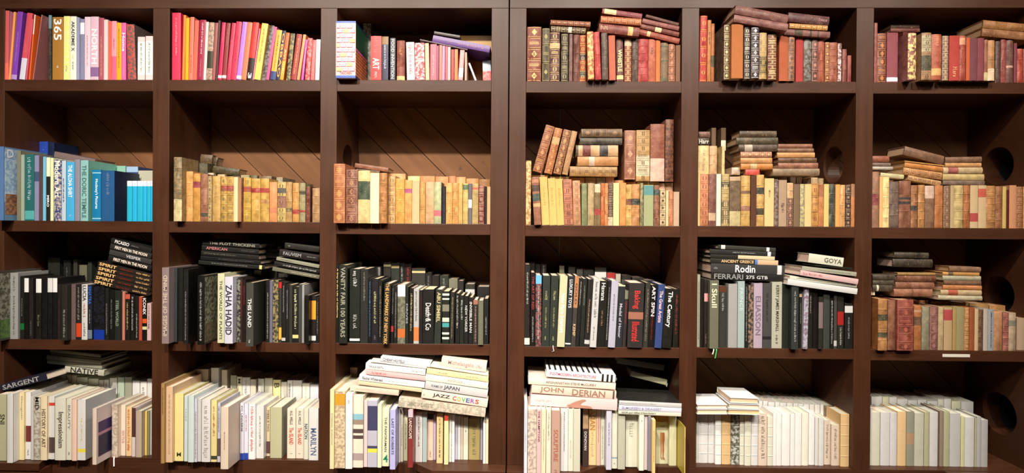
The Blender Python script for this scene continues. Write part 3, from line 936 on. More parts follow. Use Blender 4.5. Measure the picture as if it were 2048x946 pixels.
1034 1082 270 ddd |~222/.1/.4/.5
1085 1120 250 bbb
>S flat -8
370 745 30 22 40 998
375 765 50 22 42 665 |~333/.1/.5/.3
345 748 74 30 42 aa9
350 755 105 32 42 998
335 770 140 44 46 bba |NATIVE/111/.15/.85/.9
>S black -4
-20 335 300 52 -90 223 |SARGENT/aaa/.05/.85/.7
#4 2 310 690 3.694 m
30 68 285 a85 Y875 |~854/.05/.4/.5
80 135 310 db9 Y868 |~ba8/.1/.9/.3
138 208 360 ed9 Y858 |M/443/.87/.93/.5h
215 241 375 cdd Y860 |~999/.2/.4/.3 p
243 286 375 cdd Y867
289 312 400 ccd |~a75/.2/.95/.5 Y865
314 340 400 ccc Y862 p
343 407 405 ddd |~a99/.1/.95/.7 Y865
413 455 410 ed9 |~b65/.1/.6/.5 Y865 =.9-.96:443
460 481 430 ccd |~322/.05/.5/.5 Y866 =.6-.9:655
484 540 460 dcb |~b86/.4/.7/.2 Y918 Ccba
628 655 430 dde |DC UNIVERSE/333/.05/.5/.5 =.88-1:24a Y850
657 688 435 dde =.88-1:24a Y848 |~c33/.2/.5/.4
690 741 435 eee |~c33/.05/.9/.6 Y845
745 811 450 ddd |~888/.2/.8/.3 Y838
813 848 460 dca |THERE IS TWO/543/.05/.5/.5 =.7-.95:644 Y820
850 935 462 bb9 Y835 C998
975 1037 470 edc |H.G. WELLS/444/.05/.32/.35 |The ISLAND/c43/.38/.72/.5 Y838 |~444/.9/.94/.4
1041 1096 470 edc |H.G. WELLS/444/.05/.32/.35 |The ISLAND/c43/.38/.72/.5 Y838 |~444/.9/.94/.4
1098 1132 470 ddc Y845 |NATION/356/.3/.6/.7
1135 1205 470 ddd |MARILYN/568/.38/.9/.6 Y852
>B -18
285 390 180 a98
412 468 170 ddd
490 530 185 cba
555 600 225 998
603 640 235 cca |M/444/.03/.1/.5
642 700 240 ccc |~777/.05/.4/.4
702 742 255 cba
760 802 250 dcb
808 866 245 aa9
870 925 258 cb8 |B/554/.05/.13/.7
930 972 275 ccb
975 1012 262 ccc |~444/.05/.3/.4
1015 1082 262 bbb
1086 1140 285 ccb |~ca8/.05/.4/.3
1144 1205 295 bbc
#4 3 650 700 3.846 m
30 68 305 eda |ETERNAL SHADOW/999/.3/.7/.4 Y915
72 153 320 dca q976 =.03-.18:c93 Y910
156 208 325 eee Y915 |~777/.08/.13/.4
214 291 355 edc =.25-.33:8bc =.33-.4:987 =.46-.52:544 =.55-.6:544 =.8-.9:a99 Y905
298 324 390 ecc Y900 p
326 400 390 bbc =.08-.45:446 =.68-.72:446 =.72-.78:dd5 Y902 p
403 433 420 eec Y905 p
438 491 450 eec |THE PANORAMAN/444/.15/.75/.35 |4/286/.8/.93/.7h Y895
498 550 460 bbe |LAST OF ROBERTS/446/.15/.75/.45 Y920
558 573 460 ddd p Y865
575 601 450 ddc |~887/.3/.7/.4 Y860
604 633 450 ddb |~776/.3/.8/.4 Y852
637 681 460 833 =0-.13:cbc =.13-.5:533 |LANDSCAPE/ecb/.15/.5/.6 Y905
688 746 480 ddd |~966/.1/.7/.4 Y862
749 783 480 abb Y862
787 831 490 ecb =0-.12:334 |~755/.8/.95/.3 Y848
833 851 500 cbd Y845 p
857 905 490 ec9 |~443/.1/.9/.4 Y872
915 947 500 dda =0-.12:b43 Y882
954 995 500 eee |~443/0/1/.2 Y862
1000 1020 510 ccd Y825 p
1022 1040 510 ddd Y822 p
1042 1061 515 cba Y812 p
1063 1100 520 ddc Y810 |~453/.3/.35/.3
1105 1190 530 a96 |~775/.1/.9/.5 Y805
1194 1210 530 aab Y800 p
1215 1233 560 eee Y875 p
1235 1255 540 edb Y875 p
>B -20
172 245 135 c97
>S left 3
430 822 40 46 50 eee |CHEAP HOTELS/557/.05/.48/.6
350 790 62 32 52 ddd |~aaa/.05/.3/.3
315 780 98 48 50 eee |PAULA RATU/778/.06/.3/.35 |~777/.78/.95/.3
318 775 148 40 52 ebb |~c44/.1/.35/.7 =.85-.97:cbb
265 768 188 46 60 eee |Rachel Whiteread/445/.05/.36/.45 |~999/.45/.75/.2
258 758 236 30 62 dca
195 752 262 52 58 dcb |~cba/.1/.5/.4
>S right-hand 3
900 1245 55 70 48 edc |Michelangelo/b99/.15/.72/.6 |~a88/.78/.95/.5
815 1256 100 32 68 eed |~9aa/.3/.7/.2
785 1258 138 44 66 eda |~665/.2/.35/.3 |~987/.65/.85/.3
777 1257 184 50 68 eed |KINFOLK/aa9/.36/.6/.35
775 1255 236 62 72 ccc |FORMS OF/667/.1/.28/.3 |JAPAN/445/.3/.55/.6
748 1255 302 66 76 edc |JAZZ/111/.17/.43/.5 |COVERS/JJJ/.47/.88/.5 |~bba/.03/.08/.6
570 1238 366 72 80 dcb |CABINET OF CURIOSITIES/887/.1/.4/.4 q998
#4 4 1030 700 3.844 m
50 92 400 dde Y955 |~889/.1/.7/.3
95 163 430 dcb q877 Y955
165 199 430 ebb |THE HAMPTONS/543/.02/.5/.5 Y955
201 235 430 edb |~c98/.3/.8/.3 Y955
238 275 430 edc |~a98/.05/.5/.5 Y948
279 345 430 b98 |SCULPTURE/a65/.3/.8/.5 |2/976/.93/.98/.4h Y955
348 406 440 ddd Y932 |~667/.05/.7/.2
408 446 440 edc Y932 |~bba/.5/.8/.3
448 500 450 ccb Y935
520 561 450 433 |DONOVAN/ddd/.4/.72/.5 =0-.35:b97 Y895
566 623 450 ec9 |ASIAN/b84/.02/.38/.7 |~ca6/.4/.85/.5 Y885
625 656 450 dba |~b65/.1/.6/.3 Y888
658 686 455 ddc |~554/.3/.9/.3 Y885
700 741 470 ccd |~99b/.2/.6/.4 Y922
743 785 480 ddc =.8-.82:79b Y912 |~443/.9/.94/.4
790 845 480 bba Y918
848 940 480 ddc |~aa9/.2/.5/.6 Y900
950 990 500 eed Y928 |~443/.1/.12/.3
992 1017 500 dcc Y922 p
1020 1047 510 889 Y930 p
1049 1078 540 ec8 Y950 |~a86/.2/.8/.3
1083 1178 500 ddb =0-.14:b84 |~a98/.02/.3/.6 Y875 G
1181 1240 510 ddb Y890
1302 1325 595 ec7 Y965 Ccb4 |~887/.2/.5/.3
>S tall 4
245 775 150 56 44 eee |POSTMODERN ARCHITECTURE/c57/.05/.72/.4 K =.8-.83:222 =.87-.9:222 =.93-.96:222
105 775 213 50 44 edc |AFGHANISTAN STEVE McCURRY/766/.2/.78/.35
130 780 268 62 50 ecb |JOHN/976/.1/.38/.75 |DERIAN/976/.48/.87/.75 =.96-.98:544
122 788 336 90 40 ecc |~caa/.05/.25/.3 I
>S low 4
802 1292 388 34 24 ccc |~889/.02/.6/.3 C222
800 1292 424 36 24 dde |ELMGREEN & DRAGSET/99b/.05/.68/.5
796 1278 460 32 20 ddc |IGOR and VERA STRAVINSKY/554/.05/.6/.5
>S shadowed -12
790 1150 60 44 56 776
895 1172 162 42 70 bb9
825 1165 206 30 78 ccc
778 955 240 28 40 aa9
#4 5 1380 700 3.846 c
46 63 500 ddc Y866
65 138 500 ddd b4 Y866
140 188 500 ddd b4 Y868
190 240 500 eee b4 Y880
243 312 495 db8 b4 Y880
315 379 505 554 b4 qddd Y882
382 417 505 ddc b4 Y885
418 469 505 ddc b4 Y890
471 522 505 ddd b4 Y888
525 592 490 dcb |~876/.05/.9/.6 Y890
595 636 515 ddc b4 Y890
637 664 490 eee Y890
665 703 490 eee Y890
705 768 495 eee Y890
770 805 495 eee Y890
807 858 490 eee Y890
860 910 490 eed Y890
912 957 485 eee Y885
961 987 520 ddd Y888
990 1028 525 ddd Y890
1030 1080 540 dcb |~a98/.1/.9/.5 Y880
1085 1150 575 dcb |~a98/.1/.9/.5 Y890
1155 1225 495 db8 b4 Y898
>B -14
48 150 470 ccc
152 260 470 ddc
262 390 470 ccc
392 525 430 ddc
528 556 392 ddd
560 596 394 ddd
600 650 402 ddd
653 688 402 ddd
690 740 408 eed
743 790 410 ddc
793 828 412 ddd
830 870 415 ddd
873 915 418 ddd
918 955 420 ddd
958 998 422 ddd
1001 1026 420 ddd
1030 1150 430 765
>S paired 1
48 292 420 34 0 edc F
48 290 456 40 0 edb F
>S triple 2
310 528 365 42 8 eca F
298 535 412 40 8 edc F
296 540 455 40 6 ec9 F
#4 6 1730 700 3.846 c
38 47 455 ddd Y875
48 114 480 ddc Y875
118 190 482 ddd Y876
192 245 485 ddd Y877
248 315 475 ec9 Y872
318 378 475 998 =.4-.6:b97 Y874
380 452 487 ccb Y884
455 494 480 bb9 Y876
497 560 480 ddd Y872
572 602 470 987 Y868
605 650 475 bb9 Y872
652 734 490 ccc Y880
736 766 515 dda Y880
768 840 520 ddd Y880
843 858 525 bb9 Y870
860 893 515 bbb Y862
895 945 540 bbb Y852
>B -16
48 130 360 ccd
133 182 362 cca
185 243 365 ddd
246 325 380 ddd
328 400 388 dcc
403 471 385 ddd
475 556 395 ddd
559 602 380 ccb
605 660 378 ccd
664 735 395 cca
738 833 400 ccd
"""  # third bay, rear: top tan book imitates a board, bottom one a cardboard box
# ------------------------------------------------------------------ room
def wall_planks():
    V, Fc, cols = [], [], []
    zt, zb = Z(-560), 0.0; hgt = zt - zb; pitch = .17; x = -2.5 - hgt; k = 0
    while x < 2.6:
        rnd = random.Random(k); k += 1; g = .0045; x0, x1 = x + g / 2, x + pitch - g / 2
        c = rnd.uniform(.72, 1.05); cc = (c, c * rnd.uniform(.93, 1), c * rnd.uniform(.86, 1)); n = len(V); y0 = DEPTH + .012 + rnd.uniform(0, .002)
        for yy in (y0, y0 + .02):
            V += [(x0, yy, zt), (x1, yy, zt), (x1 + hgt, yy, zb), (x0 + hgt, yy, zb)]
        Fc += [(n,n+3,n+2,n+1),(n+4,n+5,n+6,n+7),(n,n+1,n+5,n+4),(n+1,n+2,n+6,n+5),(n+2,n+3,n+7,n+6),(n+3,n,n+4,n+7)]; cols += [cc] * 6
        x += pitch
    o = mesh_obj('wall_back', V, Fc, M['plank'], None, cols); o['kind'] = 'structure'
    o['label'] = 'wall of old brown diagonal planks behind the open bookcases'
    b = board('wall_back_lining', -2.6, 2.6, DEPTH + .04, DEPTH + .07, 0, Z(-560), M['dark'], None, 0, 0); b['kind'] = 'structure'
wall_planks()
fl = board('floor', -3, 3, -4.2, DEPTH + .07, -.03, 0, M['floor'], None, 0, 0); fl['kind'] = 'structure'
st = board('trim_1', at_depth(1118.5, 500, DEPTH).x - .0015, at_depth(1118.5, 500, DEPTH).x + .0015, DEPTH + .004, DEPTH + .010, Z(250), Z(-350), M['steel'], None, 0, 0); st['kind'] = 'structure'  # grey strip that imitates a slit of light between the backs

BAYS = [(-1042.1, -736.9), (-703.3, -395.8), (-362.6, -52.4), (17.2, 326.0), (359.9, 668.9), (702.5, 1011.5)]
# for each bay: (underside, top) rows of the rectified picture: rail bottom, shelves 1-3 (top, underside), base top
ROWS = {1: [-438.8, (-295.0, -272.3), (-8.8, 13.2), (232.4, 253.2), 471.0], 2: [-439.6, (-295.1, -273.0), (-9.4, 13.1), (233.9, 253.2), 471.6],
        3: [-439.6, (-295.6, -272.8), (-7.8, 14.0), (233.3, 255.6), 473.3], 4: [-437.6, (-293.4, -271.0), (-6.4, 15.9), (236.0, 256.8), 474.0],
        5: [-437.3, (-293.7, -271.2), (-7.1, 14.8), (234.8, 255.3), 473.0], 6: [-437.1, (-292.6, -270.5), (-6.1, 15.6), (235.4, 256.8), 473.2]}
def shelf_z(row, bay): r = ROWS[bay]; return Z(r[row][0]) if row < 4 else Z(r[4])
def bookcase(bays, xa, xb, holes, ledges, label):
    root = bpy.data.objects.new('bookcase', None); COL.objects.link(root); root.location = ((xa + xb) / 2, 0, 0)
    root['label'] = label; root['category'] = 'bookcase'; root['group'] = 'dark brown open bookcases'
    top, base = Z(-439.3), Z(474.6)
    parts = []
    edges = [xa] + [x for b in bays for x in (X(BAYS[b-1][0]), X(BAYS[b-1][1]))] + [xb]
    for i in range(0, len(edges), 2):
        o = board('upright', edges[i], edges[i+1], 0, DEPTH, base, top + .0, M['veneer'], None, 1)
        hs = [h for h in holes if edges[i] - .01 < h[0] < edges[i+1] + .01]
        for hx, hy, hz, hr in hs:
            n = 40; V = []; 
            for xx in (edges[i] - .01, edges[i+1] + .01):
                V += [(xx, hy + hr * math.cos(t * 2 * math.pi / n), hz + hr * math.sin(t * 2 * math.pi / n)) for t in range(n)]
            Fc = [tuple(range(n))[::-1], tuple(range(n, 2 * n))] + [(t, (t + 1) % n, n + (t + 1) % n, n + t) for t in range(n)]
            cut = mesh_obj('cutter', V, Fc, M['veneer'])
            md = o.modifiers.new('cable_hole', 'BOOLEAN'); md.object = cut; md.operation = 'DIFFERENCE'; md.solver = 'EXACT'
            bpy.context.view_layer.update()
            me = bpy.data.meshes.new_from_object(o.evaluated_get(bpy.context.evaluated_depsgraph_get()))
            o.modifiers.clear(); o.data = me; bpy.data.objects.remove(cut)
        parts.append(o)
    parts.append(board('top_rail', xa, xb, 0, DEPTH, top, Z(-540), M['veneer'], None, 0))
    for b in bays:
        x0, x1 = X(BAYS[b-1][0]) + .0002, X(BAYS[b-1][1]) - .0002
        for r in (1, 2, 3): parts.append(board('shelf', x0, x1, .0004, DEPTH, Z(ROWS[b][r][1]), Z(ROWS[b][r][0]), M['veneer'], None, 0))
        parts.append(board('bottom_shelf', x0, x1, .0004, DEPTH, base - .0002, Z(ROWS[b][4]), M['veneer'], None, 0))
    parts.append(board('base_cabinet', xa, xb, 0, DEPTH, 0.0, base - .0005, M['veneer'], None, 0))
    for (p0, p1, q0, q1, lv) in ledges:        # rear edge p0..p1, front edge q0..q1
        lz = Z(lv)
        V = [(p0, -.0003, lz - .03), (p1, -.0003, lz - .03), (q1, -.066, lz - .03), (q0, -.066, lz - .03)]
        V += [(a, b_, lz - .0008) for a, b_, _ in V]
        o = mesh_obj('ledge', V, [(0,1,2,3),(4,7,6,5),(0,4,5,1),(1,5,6,2),(2,6,7,3),(3,7,4,0)], M['veneer'])
        a = o.data.attributes.new('Grain', 'FLOAT', 'POINT'); a.data.foreach_set('value', [0.0] * 8)
        bv = o.modifiers.new('edge', 'BEVEL'); bv.width = .0012; bv.segments = 2; parts.append(o)
        # the pilaster that carries the ledge
        parts.append(board('pilaster', max(min(q0, q1), xa), min(max(q0, q1), xb), -.06, -.0003, 0, lz - .0305, M['veneer'], None, 1))
    for hx, hy, hz, hr in holes:            # added black tube that keeps light out of each outer hole
        if hx < 2: continue
        n = 32; V = []; xa_ = xb - .02
        for xx in (xa_, xb + .12): V += [(xx, hy + (hr + .001) * math.cos(t * 2 * math.pi / n), hz + (hr + .001) * math.sin(t * 2 * math.pi / n)) for t in range(n)]
        o = mesh_obj('cable_pipe', V, [(t, (t + 1) % n, n + (t + 1) % n, n + t) for t in range(n)] + [tuple(range(n, 2 * n))], M['hole']); parts.append(o)
    for o in parts:
        o.parent = root; o.matrix_parent_inverse = Matrix.Translation(-root.location)
    return root
px = lambda x, y, yy=0.0: at_depth(x, y, yy).x
H = lambda y0px, r: None
lx, rx_ = X(-18.3), X(-16.1)
UR = X(686)
hz2, hz3, hz4 = CAMZ + .276, CAMZ - .265, CAMZ - .76
bookcase([1, 2, 3], X(-1076), lx, [(X(-380), .16, hz2, .078)],
         [(X(-1076), px(95, 922), X(-1076), px(78, 925, -.066), 471.4), (px(830, 928), lx, px(863, 941, -.066), lx, 473.4)],
         'dark brown wooden bookcase on the left of the seam, its upper half lit')
bookcase([4, 5, 6], rx_, X(1046), [(X(685), .16, hz2, .078), (X(1028), .16, hz2, .078), (X(1028), .15, hz3, .078), (X(1028), .14, hz4, .085)],
         [(rx_, px(1195, 930), rx_, px(1158, 944, -.066), 474.1), (px(1887, 939), X(1046), px(1918, 945, -.066), X(1046), 473.4)],
         'dark brown wooden bookcase on the right of the seam, with round cable holes')
a0 = at_depth(1885, 711, -.001); a1 = at_depth(1940, 711, -.001)
tg = board('paper_label', a0.x, a1.x, -.0014, -.0002, a0.z - .006, a0.z + .006, M['tag'], None, 0, .0003)
tg['label'] = 'blank white paper strip stuck on the edge of the third shelf, sixth bay'; tg['category'] = 'label'

# ------------------------------------------------------------------ books
NAMES = [((40,38,36),'black'),((85,80,76),'dark grey'),((130,126,122),'grey'),((185,182,176),'light grey'),((230,228,220),'white'),
 ((238,222,190),'cream'),((215,195,160),'beige'),((205,165,95),'golden tan'),((225,200,110),'pale yellow'),((255,170,40),'orange yellow'),
 ((240,120,70),'orange'),((235,60,70),'bright red'),((180,50,60),'red'),((130,55,50),'dark red'),((95,45,35),'dark brown'),
 ((140,95,60),'brown'),((175,120,70),'tan brown'),((190,150,120),'light brown'),((235,170,170),'pink'),((225,80,120),'deep pink'),
 ((170,90,80),'reddish brown'),((145,100,110),'mauve'),((120,80,160),'purple'),((170,200,235),'pale blue'),((40,120,190),'blue'),
 ((35,50,80),'navy blue'),((50,70,55),'dark green'),((150,165,140),'sage green'),((140,185,180),'turquoise'),((50,170,220),'sky blue'),
 ((100,95,60),'olive'),((210,200,225),'pale lilac'),((245,225,215),'pale pink')]
DARK3 = False
def cname(h):
    c = [int(ch * 2, 16) for ch in h]
    if DARK3 and max(c) < 0x50: return 'black'
    if DARK3 and max(c) < 0x60: return 'dark grey'
    return min(NAMES, key=lambda n: sum((a - b) ** 2 for a, b in zip(n[0], c)))[1]
ORD = ['first','second','third','fourth','fifth','sixth','seventh','eighth','ninth','tenth','eleventh','twelfth','thirteenth','fourteenth','fifteenth','sixteenth','seventeenth','eighteenth','nineteenth','twentieth']
def ordw(i):
    if i < 20: return ORD[i]
    t = ['twenty', 'thirty', 'forty'][(i + 1) // 10 - 2]
    return t + '-' + ORD[(i + 1) % 10 - 1] if (i + 1) % 10 else {'twenty': 'twentieth', 'thirty': 'thirtieth', 'forty': 'fortieth'}[t]
SHELF = {1: 'top shelf', 2: 'second shelf', 3: 'third shelf', 4: 'bottom shelf'}
KIND = {'a': ('leather_bound_book', 'leather book'), 'm': ('hardcover_book', 'hardcover'), 'p': ('paperback_book', 'paperback'), 'c': ('cloth_bound_book', 'cloth-bound book')}
TEXTS = []
def glyphs(h): return bool(re.fullmatch('[0-9a-f]{3}', h))

def kind_of(r):
    return ('art_book', 'art book') if r['row'] == 3 and r['k'] == 'm' else KIND[r['k']]

def tone(hx, sp):
    c = lin(hx)
    if sp.get('rear4'): c = tuple(min(.86, x * 1.5 + .02) for x in c)
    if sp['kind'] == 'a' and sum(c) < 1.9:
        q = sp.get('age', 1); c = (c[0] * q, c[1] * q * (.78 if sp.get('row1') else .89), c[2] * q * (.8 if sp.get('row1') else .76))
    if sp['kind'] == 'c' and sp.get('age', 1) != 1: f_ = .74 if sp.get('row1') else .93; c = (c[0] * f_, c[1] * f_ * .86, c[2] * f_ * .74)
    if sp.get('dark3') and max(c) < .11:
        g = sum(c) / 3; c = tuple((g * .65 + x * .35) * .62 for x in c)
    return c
def tooling(root, w, h, bul, nb, col, rnd):
    """Gold lines and a small stamped ornament in every panel of the spine."""
    V, Fc = [], []
    yb = lambda x: bul - bul * (1 - (2 * x / w) ** 2)
    def bit(x0, x1, z0, z1, e=.00035):
        n = max(1, int((x1 - x0) / (w * .18)))
        for i in range(n):
            a, b = x0 + (x1 - x0) * i / n, x0 + (x1 - x0) * (i + 1) / n; k = len(V)
            for x, z in ((a, z0), (b, z0), (b, z1), (a, z1)): V.append((x, yb(x) - e, z))
            for x, z in ((a, z0), (b, z0), (b, z1), (a, z1)): V.append((x, yb(x) + .0001, z))
            Fc.extend([(k,k+1,k+2,k+3),(k,k+4,k+5,k+1),(k+2,k+6,k+7,k+3),(k+1,k+5,k+6,k+2),(k,k+3,k+7,k+4)])
    N_ = nb or rnd.choice([4, 5, 6]); off = h * .02 if nb and nb < 4 else 0
    zs = [0] + [h * (i + 1) / (N_ + 1) + off for i in range(N_)] + [h]; kind = rnd.randint(0, 3); lw = w * .44; t = .0006
    for i in range(len(zs) - 1):
        a, b = zs[i] + .0035, zs[i+1] - .0035; c = (a + b) / 2; r = min((b - a) * .36, w * .3)
        if b - a < .006: continue
        for z in (a, b): bit(-lw, lw, z - t, z + t)
        if kind == 2:
            bit(-lw, -lw + t * 1.5, a, b); bit(lw - t * 1.5, lw, a, b)
        if i % 2 == 1 and rnd.random() < .4:      # a line of stamped words
            for q in (-1, 0, 1):
                x = -lw * .8
                while x < lw * .7:
                    l_ = rnd.uniform(.0015, .004); bit(x, min(x + l_, lw * .8), c + q * .004 - .0009, c + q * .004 + .0009); x += l_ + .0012
            continue
        for j in range(-5, 6):                     # the ornament, built of thin rows
            f = abs(j) / 5.5; z = c + j * r / 5.5; dz = r / 14
            if kind == 0: x = r * (1 - f) * .8; bit(-x, x, z - dz, z + dz)
            elif kind == 1: x = r * .8 * math.sqrt(max(0, 1 - f * f)); bit(-x, -x * .55, z - dz, z + dz); bit(x * .55, x, z - dz, z + dz)
            elif kind == 2: x = r * (.75 if abs(j) in (1, 2) else .2 + .2 * (abs(j) == 4)); bit(-x, x, z - dz, z + dz)
            else: x = r * (.3 + .5 * abs(math.sin(j * 1.3))); bit(-x, -x * .35, z - dz, z + dz); bit(x * .35, x, z - dz, z + dz)
    o = mesh_obj('gilt_tooling', V, Fc, M['ink'], root); o.color = (*[x * .8 for x in col], 1)
def make_book(w, h, d, sp, rnd):
    """sp: dict kind, col, side, bands, orn, blocks. Local frame: spine faces -Y, z up, width along x."""
    k = sp['kind']; w = max(w, .003)
    bt = .0024 if k in 'amc' else .0006
    bt = min(bt, w * .2)
    bul = {'a': min(.16 * w, .005), 'm': min(.05 * w, .0012), 'c': min(.09 * w, .0022), 'p': .0002}[k]
    if sp.get('fore'): bul = .0002
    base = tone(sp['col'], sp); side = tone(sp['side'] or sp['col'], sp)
    root = bpy.data.objects.new(KIND[k][0], None); COL.objects.link(root)
    zs = {0.0: 0.0, h: 0.0}
    for a, b, c in sp['blocks']: zs.setdefault(round(h * (1 - a), 5), 0.0); zs.setdefault(round(h * (1 - b), 5), 0.0)
    nb = sp['bands']
    bh = .0017
    if nb:
        for i in range(nb):
            zc = h * (i + 1) / (nb + 1) + (h * .02 if nb < 4 else 0)
            for dz, e in ((-bh * 1.25, 0), (-bh, 0), (-bh * .4, .0011), (bh * .4, .0011), (bh, 0), (bh * 1.25, 0)): zs[round(zc + dz, 5)] = e
    if k == 'a':
        zs[round(h * .985, 5)] = .0; zs[round(h * .015, 5)] = .0
    rows = sorted(zs.items()); nx = 9 if k in 'ac' else 5
    V, Fc, C, O, Sm = [], [], [], [], []
    for zi, (z, e) in enumerate(rows):
        endf = .75 if (k == 'a' and (zi == 0 or zi == len(rows) - 1)) else 1
        for i in range(nx):
            t = -1 + 2 * i / (nx - 1)
            jit = rnd.uniform(-.0003, .0003) if k == 'a' else 0
            V.append((t * w / 2, bul - bul * endf * (1 - t * t) - e * (1 - t ** 4) * .9 - (e * .25) + jit, z))
    n = nx
    bz = [(h * (1 - b), h * (1 - a), lin(c)) for a, b, c in sp['blocks']]
    orn = sp['orn']; tool = None
    if k in 'ac' and orn and orn[3] < .75: tool, orn = orn[:3], None
    def face(vs, c, o, sm): Fc.append(tuple(vs)); C.append(c); O.append(o); Sm.append(sm)
    for r in range(len(rows) - 1):
        zm = (rows[r][0] + rows[r+1][0]) / 2; c = base; isb = False
        for a, b, cc in bz:
            if a <= zm <= b: c = cc; isb = True
        isband = rows[r][1] > 0 or rows[r+1][1] > 0
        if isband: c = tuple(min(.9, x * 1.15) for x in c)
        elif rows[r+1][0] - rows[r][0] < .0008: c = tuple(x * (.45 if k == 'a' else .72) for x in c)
        tall = rows[r+1][0] - rows[r][0] > .006
        for i in range(nx - 1):
            face((r * n + i, r * n + i + 1, (r + 1) * n + i + 1, (r + 1) * n + i), c,
                 orn if (orn and tall and not (isb and orn[3] > .75) and (orn[3] > .75 or 0 < i < nx - 2)) else None, k in 'ac')
        # side and rear strips have corners of their own, so that the shading stays crisp at the joint
        q = len(V); z0, z1 = rows[r][0], rows[r+1][0]
        for zz in (z0, z1): V.extend([(w / 2, bul, zz), (w / 2, bul + bt, zz), (-w / 2, bul + bt, zz), (-w / 2, bul, zz)])
        face((q, q + 1, q + 5, q + 4), c, None, False); face((q + 1, q + 2, q + 6, q + 5), c, None, False); face((q + 2, q + 3, q + 7, q + 6), c, None, False)
    for zi in (0, len(rows) - 1):
        q = len(V); V.extend([V[zi * n + i] for i in range(nx)]); V.extend([(w / 2, bul + bt, rows[zi][0]), (-w / 2, bul + bt, rows[zi][0])])
        f = tuple(range(q, q + nx + 2)); face(f[::-1] if zi == 0 else f, base, None, False)
    for s in (-1, 1):
        x0, x1 = sorted((s * w / 2, s * (w / 2 - bt))); q = len(Fc)
        box_geo(V, Fc, x0, x1, bul + bt * .5, d, 0, h)
        C += [side] * (len(Fc) - q); O += [(sp['pic'] if s == sp['picside'] else None)] * (len(Fc) - q); Sm += [False] * (len(Fc) - q)
    ob = mesh_obj('cover', V, Fc, M[k], root, C, O, Sm)
    if tool: tooling(root, w, h, bul, nb, tool, rnd)
    V, Fc = [], []; ins = .003 if k in 'amc' else .0002
    if w - 2 * bt > .0008:
        x = w / 2 - bt - .0001
        box_geo(V, Fc, -x, x, bul + bt + .0003, d - ins, ins, h - ins)
        pg = mesh_obj('page_block', V, Fc, M['page'], root)
        p = sp['page']; pg.color = (*p, 1)
    if sp.get('fore'):                       # fore-edge turned to the room
        for o in root.children:
            for v in o.data.vertices: v.co.y = d - v.co.y
            o.data.flip_normals()
    return root

def text(root, s, col, z_top, z_bot, capw, w, bul, mode='d', y=None):
    """Lettering on the spine between two heights; mode d reads downwards, u upwards, h across."""
    cu = bpy.data.curves.new('lettering', 'FONT'); cu.body = s; cu.align_x = 'LEFT'; cu.size = 1; cu.materials.append(M['ink']); cu.extrude = .0; cu.resolution_u = 2; cu.offset = .014
    o = bpy.data.objects.new('lettering', cu); COL.objects.link(o); o.parent = root; o.color = (*lin(col), 1)
    TEXTS.append((o, z_top, z_bot, capw, w, mode, -.0006 if y is None else y))
def marks(root, col, z_top, z_bot, capw, w, rnd):
    """Small print too fine to read: little letter-sized strokes."""
    V, Fc = [], []; z = z_top; s = w * capw * .85; step = max(s * .42, .0019)
    while z - step > z_bot:
        for _ in range(rnd.randint(3, 9)):
            if z - step < z_bot: break
            lw = step * rnd.uniform(.45, .72); tall = rnd.random() < .35
            x0 = -s * .32 if rnd.random() > .12 else -s * .5; x1 = s * .5 if tall else s * .24
            t = rnd.randint(0, 3)
            def b(a0, a1, b0, b1): box_geo(V, Fc, a0, a1, -.00065, -.0003, b0, b1)
            th = lw * .3
            b(x0, x1, z - th, z)
            if t in (0, 1): b(x0, x1 * .6, z - lw, z - lw + th)
            if t in (1, 2): b(x0, x0 + th * 1.2, z - lw, z)
            if t in (0, 3): b(x1 * .5 - th, x1 * .5, z - lw, z)
            z -= step
        z -= step * .8
    if not V: return
    o = mesh_obj('small_print', V, Fc, M['ink'], root); o.color = (*lin(col), 1)

def parse(line):
    head, *tx = line.split('|'); t = head.split(); nums = []
    while t and re.fullmatch(r'-?\d+(\.\d+)?', t[0]) and len(nums) < (99): 
        if len(nums) >= NEED: break
        nums.append(float(t.pop(0)))
    sp = dict(col=t.pop(0), side=None, bands=0, orn=None, blocks=[], L=0, P=None, Y=None, B=None, flags=set(), kind=None, texts=[], pic=None, picside=1)
    for q in tx:
        mt = re.match(r'^(?:~([0-9a-f]{3})|(.*?)/([0-9a-fJ]{3}))/([\d.]+)/([\d.]+)/([\d.]+)([hu]?)(.*)$', q.strip())
        if not mt: raise ValueError('bad text ' + q)
        pc, tx_, tc, a, b, wd, md, rest = mt.groups()
        sp['texts'].append((tx_ or '', bool(pc), pc or tc, float(a), float(b), float(wd), md or 'd')); t += rest.split()
    for k in t:
        if k in 'ampc' and len(k) == 1: sp['kind'] = k
        elif re.fullmatch('[0-9a-f]{3}', k): sp['orn'] = (*lin(k), 1.0)
        elif k[0] == '=':
            ab, c = k[1:].split(':'); a, b = ab.split('-'); sp['blocks'].append((float(a), float(b), c))
        elif re.fullmatch(r'b\d', k): sp['bands'] = int(k[1])
        elif k[0] == 'g': sp['orn'] = (*lin(k[1:] or 'fd8'), .5)
        elif k[0] == 'q': sp['orn'] = (*lin(k[1:] or 'ccb'), 1.0)
        elif k[0] == 'C': sp['side'] = k[1:]
        elif k[0] == 'L' : sp['L'] = float(k[1:])
        elif k[0] == 'P': sp['P'] = float(k[1:]) / 100
        elif k[0] == 'Y': sp['Y'] = float(k[1:])
        elif k[0] == 'B': sp['B'] = float(k[1:])
        else: sp['flags'].add(k)
    return nums, sp

